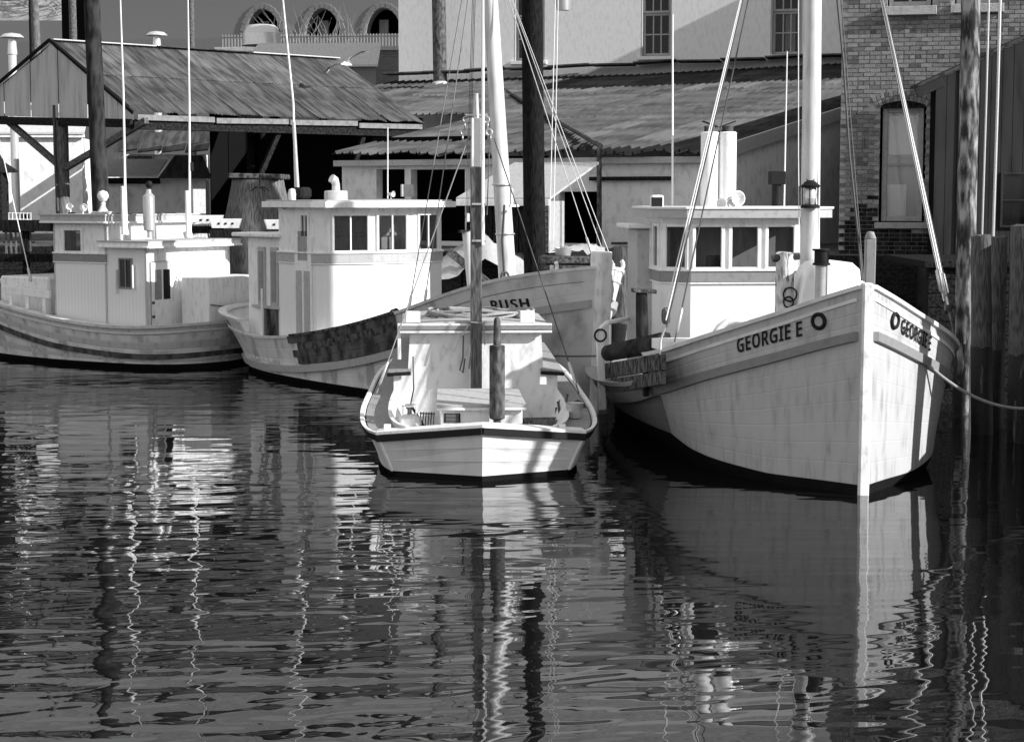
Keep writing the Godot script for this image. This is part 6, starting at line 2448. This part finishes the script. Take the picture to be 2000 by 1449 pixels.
	# log fender along the low rail
	s = st()
	timber(s, Vector3(1.416, 1.231, -27.3), Vector3(2.19, 1.487, -26.2), 0.12, 0.15, 0.12, 14, 10)
	tag(put("log_fender", s, M.tar_wood), "dark log lashed along the big boat's low rail", "log")
	# piece of line between the boats
	s = st()
	tube(s, sag(Vector3(0.519, 0.965, -30), Vector3(1.302, 1.149, -27.8), 0.01, 6), 0.014, 5)
	tag(put("spring_line", s, M.rope_dark), "thin dark line running from the RUSH hull to the big boat", "rope")
	# heap under a grey cover with a leaning plank, beyond the RUSH pilothouse
	t = thing("covered_heap", "grey covered heap behind the pilothouse and the leaning mast", "heap", Vector3(Vector3(-0.53, 3.58, -38.3).x, 1.9, -38.0))
	s = st()
	s.set_smooth_group(1)
	var hv := func(i, j):
		var x: float = -1.1 + i * 0.18
		var z: float = -0.5 + j * 0.18
		return Vector3(x, maxf(0.0, 0.92 - 0.55 * absf(x) - 0.9 * z * z) + nz.get_noise_2d(x * 1.5, z * 1.5) * 0.16, z)
	for i in 12:
		for j in 7:
			quad(s, hv.call(i, j), hv.call(i, j + 1), hv.call(i + 1, j + 1), hv.call(i + 1, j))
	s.set_smooth_group(-1)
	put("cover", s, M.canvas, t)
	s = st()
	bar(s, Vector3(-0.75, 0.55, 0.7), Vector3(0.35, -0.35, 0.8), 0.05, 0.16)
	put("plank", s, M.old_wood, t)
	var hl := [Vector3(0.831, 6.768, -36.5), Vector3(0.891, 6.768, -36.5)]
	var hb := [Vector3(0.739, 2.674, -36.5), Vector3(0.819, 2.674, -36.5)]
	for k in 2:
		s = st()
		tube(s, [hl[k] + (hl[k] - hb[k]), hb[k]], 0.009, 5)
		tag(put("hoisting_line", s, M.white_rod), ["left of the two pale hoisting lines right of the thick dark pile", "right of the two pale hoisting lines right of the thick dark pile"][k], "rope")
	gull()

func tray_shape() -> SurfaceTool:
	var s := st()
	var a := [Vector3(-0.3, 0, 0.14), Vector3(0.3, 0, 0.14), Vector3(0.36, 0.2, 0.2), Vector3(-0.36, 0.2, 0.2)]
	prism(s, a, Vector3(0, 0, -0.02))
	prism(s, [Vector3(-0.3, 0, -0.14), Vector3(0.3, 0, -0.14), Vector3(0.36, 0.2, -0.2), Vector3(-0.36, 0.2, -0.2)], Vector3(0, 0, 0.02))
	for x in [1.0, -1.0]:
		prism(s, [Vector3(0.3 * x, 0, -0.14), Vector3(0.3 * x, 0, 0.14), Vector3(0.36 * x, 0.2, 0.2), Vector3(0.36 * x, 0.2, -0.2)], Vector3(-0.02 * x, 0, 0))
	box(s, Vector3(0, 0.01, 0), Vector3(0.6, 0.02, 0.28), Basis.IDENTITY, 0)
	return s

func gull() -> void:
	# gliding gull, white body and raised pale wing, dark far wing
	var t := thing("seagull", "white seagull in flight in front of the terrace wall", "bird", Vector3(-4.272, 6.914, -48), -0.5)
	t.rotation.z = 0.35
	var s := st()
	var body := []
	var rad := [0.005, 0.03, 0.042, 0.05, 0.065, 0.07, 0.06, 0.04, 0.02, 0.012]
	for i in 10:
		body.append(Vector3(0.0, 0.02 * sin(i * 0.4), -0.26 + i * 0.058))
	tube(s, body, rad, 10)
	for side in [1.0, -1.0]:
		var ch := [0.15, 0.17, 0.13, 0.06, 0.01]
		var xs := [0.04, 0.2, 0.42, 0.6, 0.7]
		var ys := [0.03, 0.12, 0.15, 0.12, 0.07]
		s.set_smooth_group(1)
		for i in 4:
			var a0 := Vector3(xs[i] * side, ys[i], -0.08 - 0.02 * i)
			var a1 := Vector3(xs[i + 1] * side, ys[i + 1], -0.1 - 0.02 * i + (0.05 if i > 1 else 0.0))
			var b0: Vector3 = a0 + Vector3(0, -0.006, ch[i])
			var b1: Vector3 = a1 + Vector3(0, -0.006, ch[i + 1])
			quad(s, a0, b0, b1, a1)
			quad(s, a0 - Vector3(0, 0.012, 0), a1 - Vector3(0, 0.012, 0), b1 - Vector3(0, 0.004, 0), b0 - Vector3(0, 0.004, 0))
		s.set_smooth_group(-1)
	put("body", s, M.feather, t)
	s = st()
	for side in [1.0, -1.0]:
		s = st()
		prism(s, [Vector3(0.5 * side, 0.15, -0.12), Vector3(0.74 * side, 0.07, -0.02), Vector3(0.5 * side, 0.145, 0.0)], Vector3(0, 0.01, 0))
		put("wing_tip", s, M.dark_feather, t)
	s = st()
	lathe(s, Vector3(0, 0.0, -0.26), [[0.0, -0.06], [0.014, 0.0]], 6, Basis(Vector3.RIGHT, PI / 2))
	put("beak", s, M.grey_paint, t)
	s = st()
	prism(s, [Vector3(-0.02, 0.0, 0.24), Vector3(0.02, 0.0, 0.24), Vector3(0.06, 0.0, 0.36), Vector3(-0.06, 0.0, 0.36)], Vector3(0, 0.008, 0))
	put("tail", s, M.feather, t)

func _ready() -> void:
	rng.seed = 12
	light_and_camera()
	materials()
	water()
	ground()
	buildings()
	wharves()
	georgie()
	trawler()
	cabin_boat()
	work_boat()
	small_things()
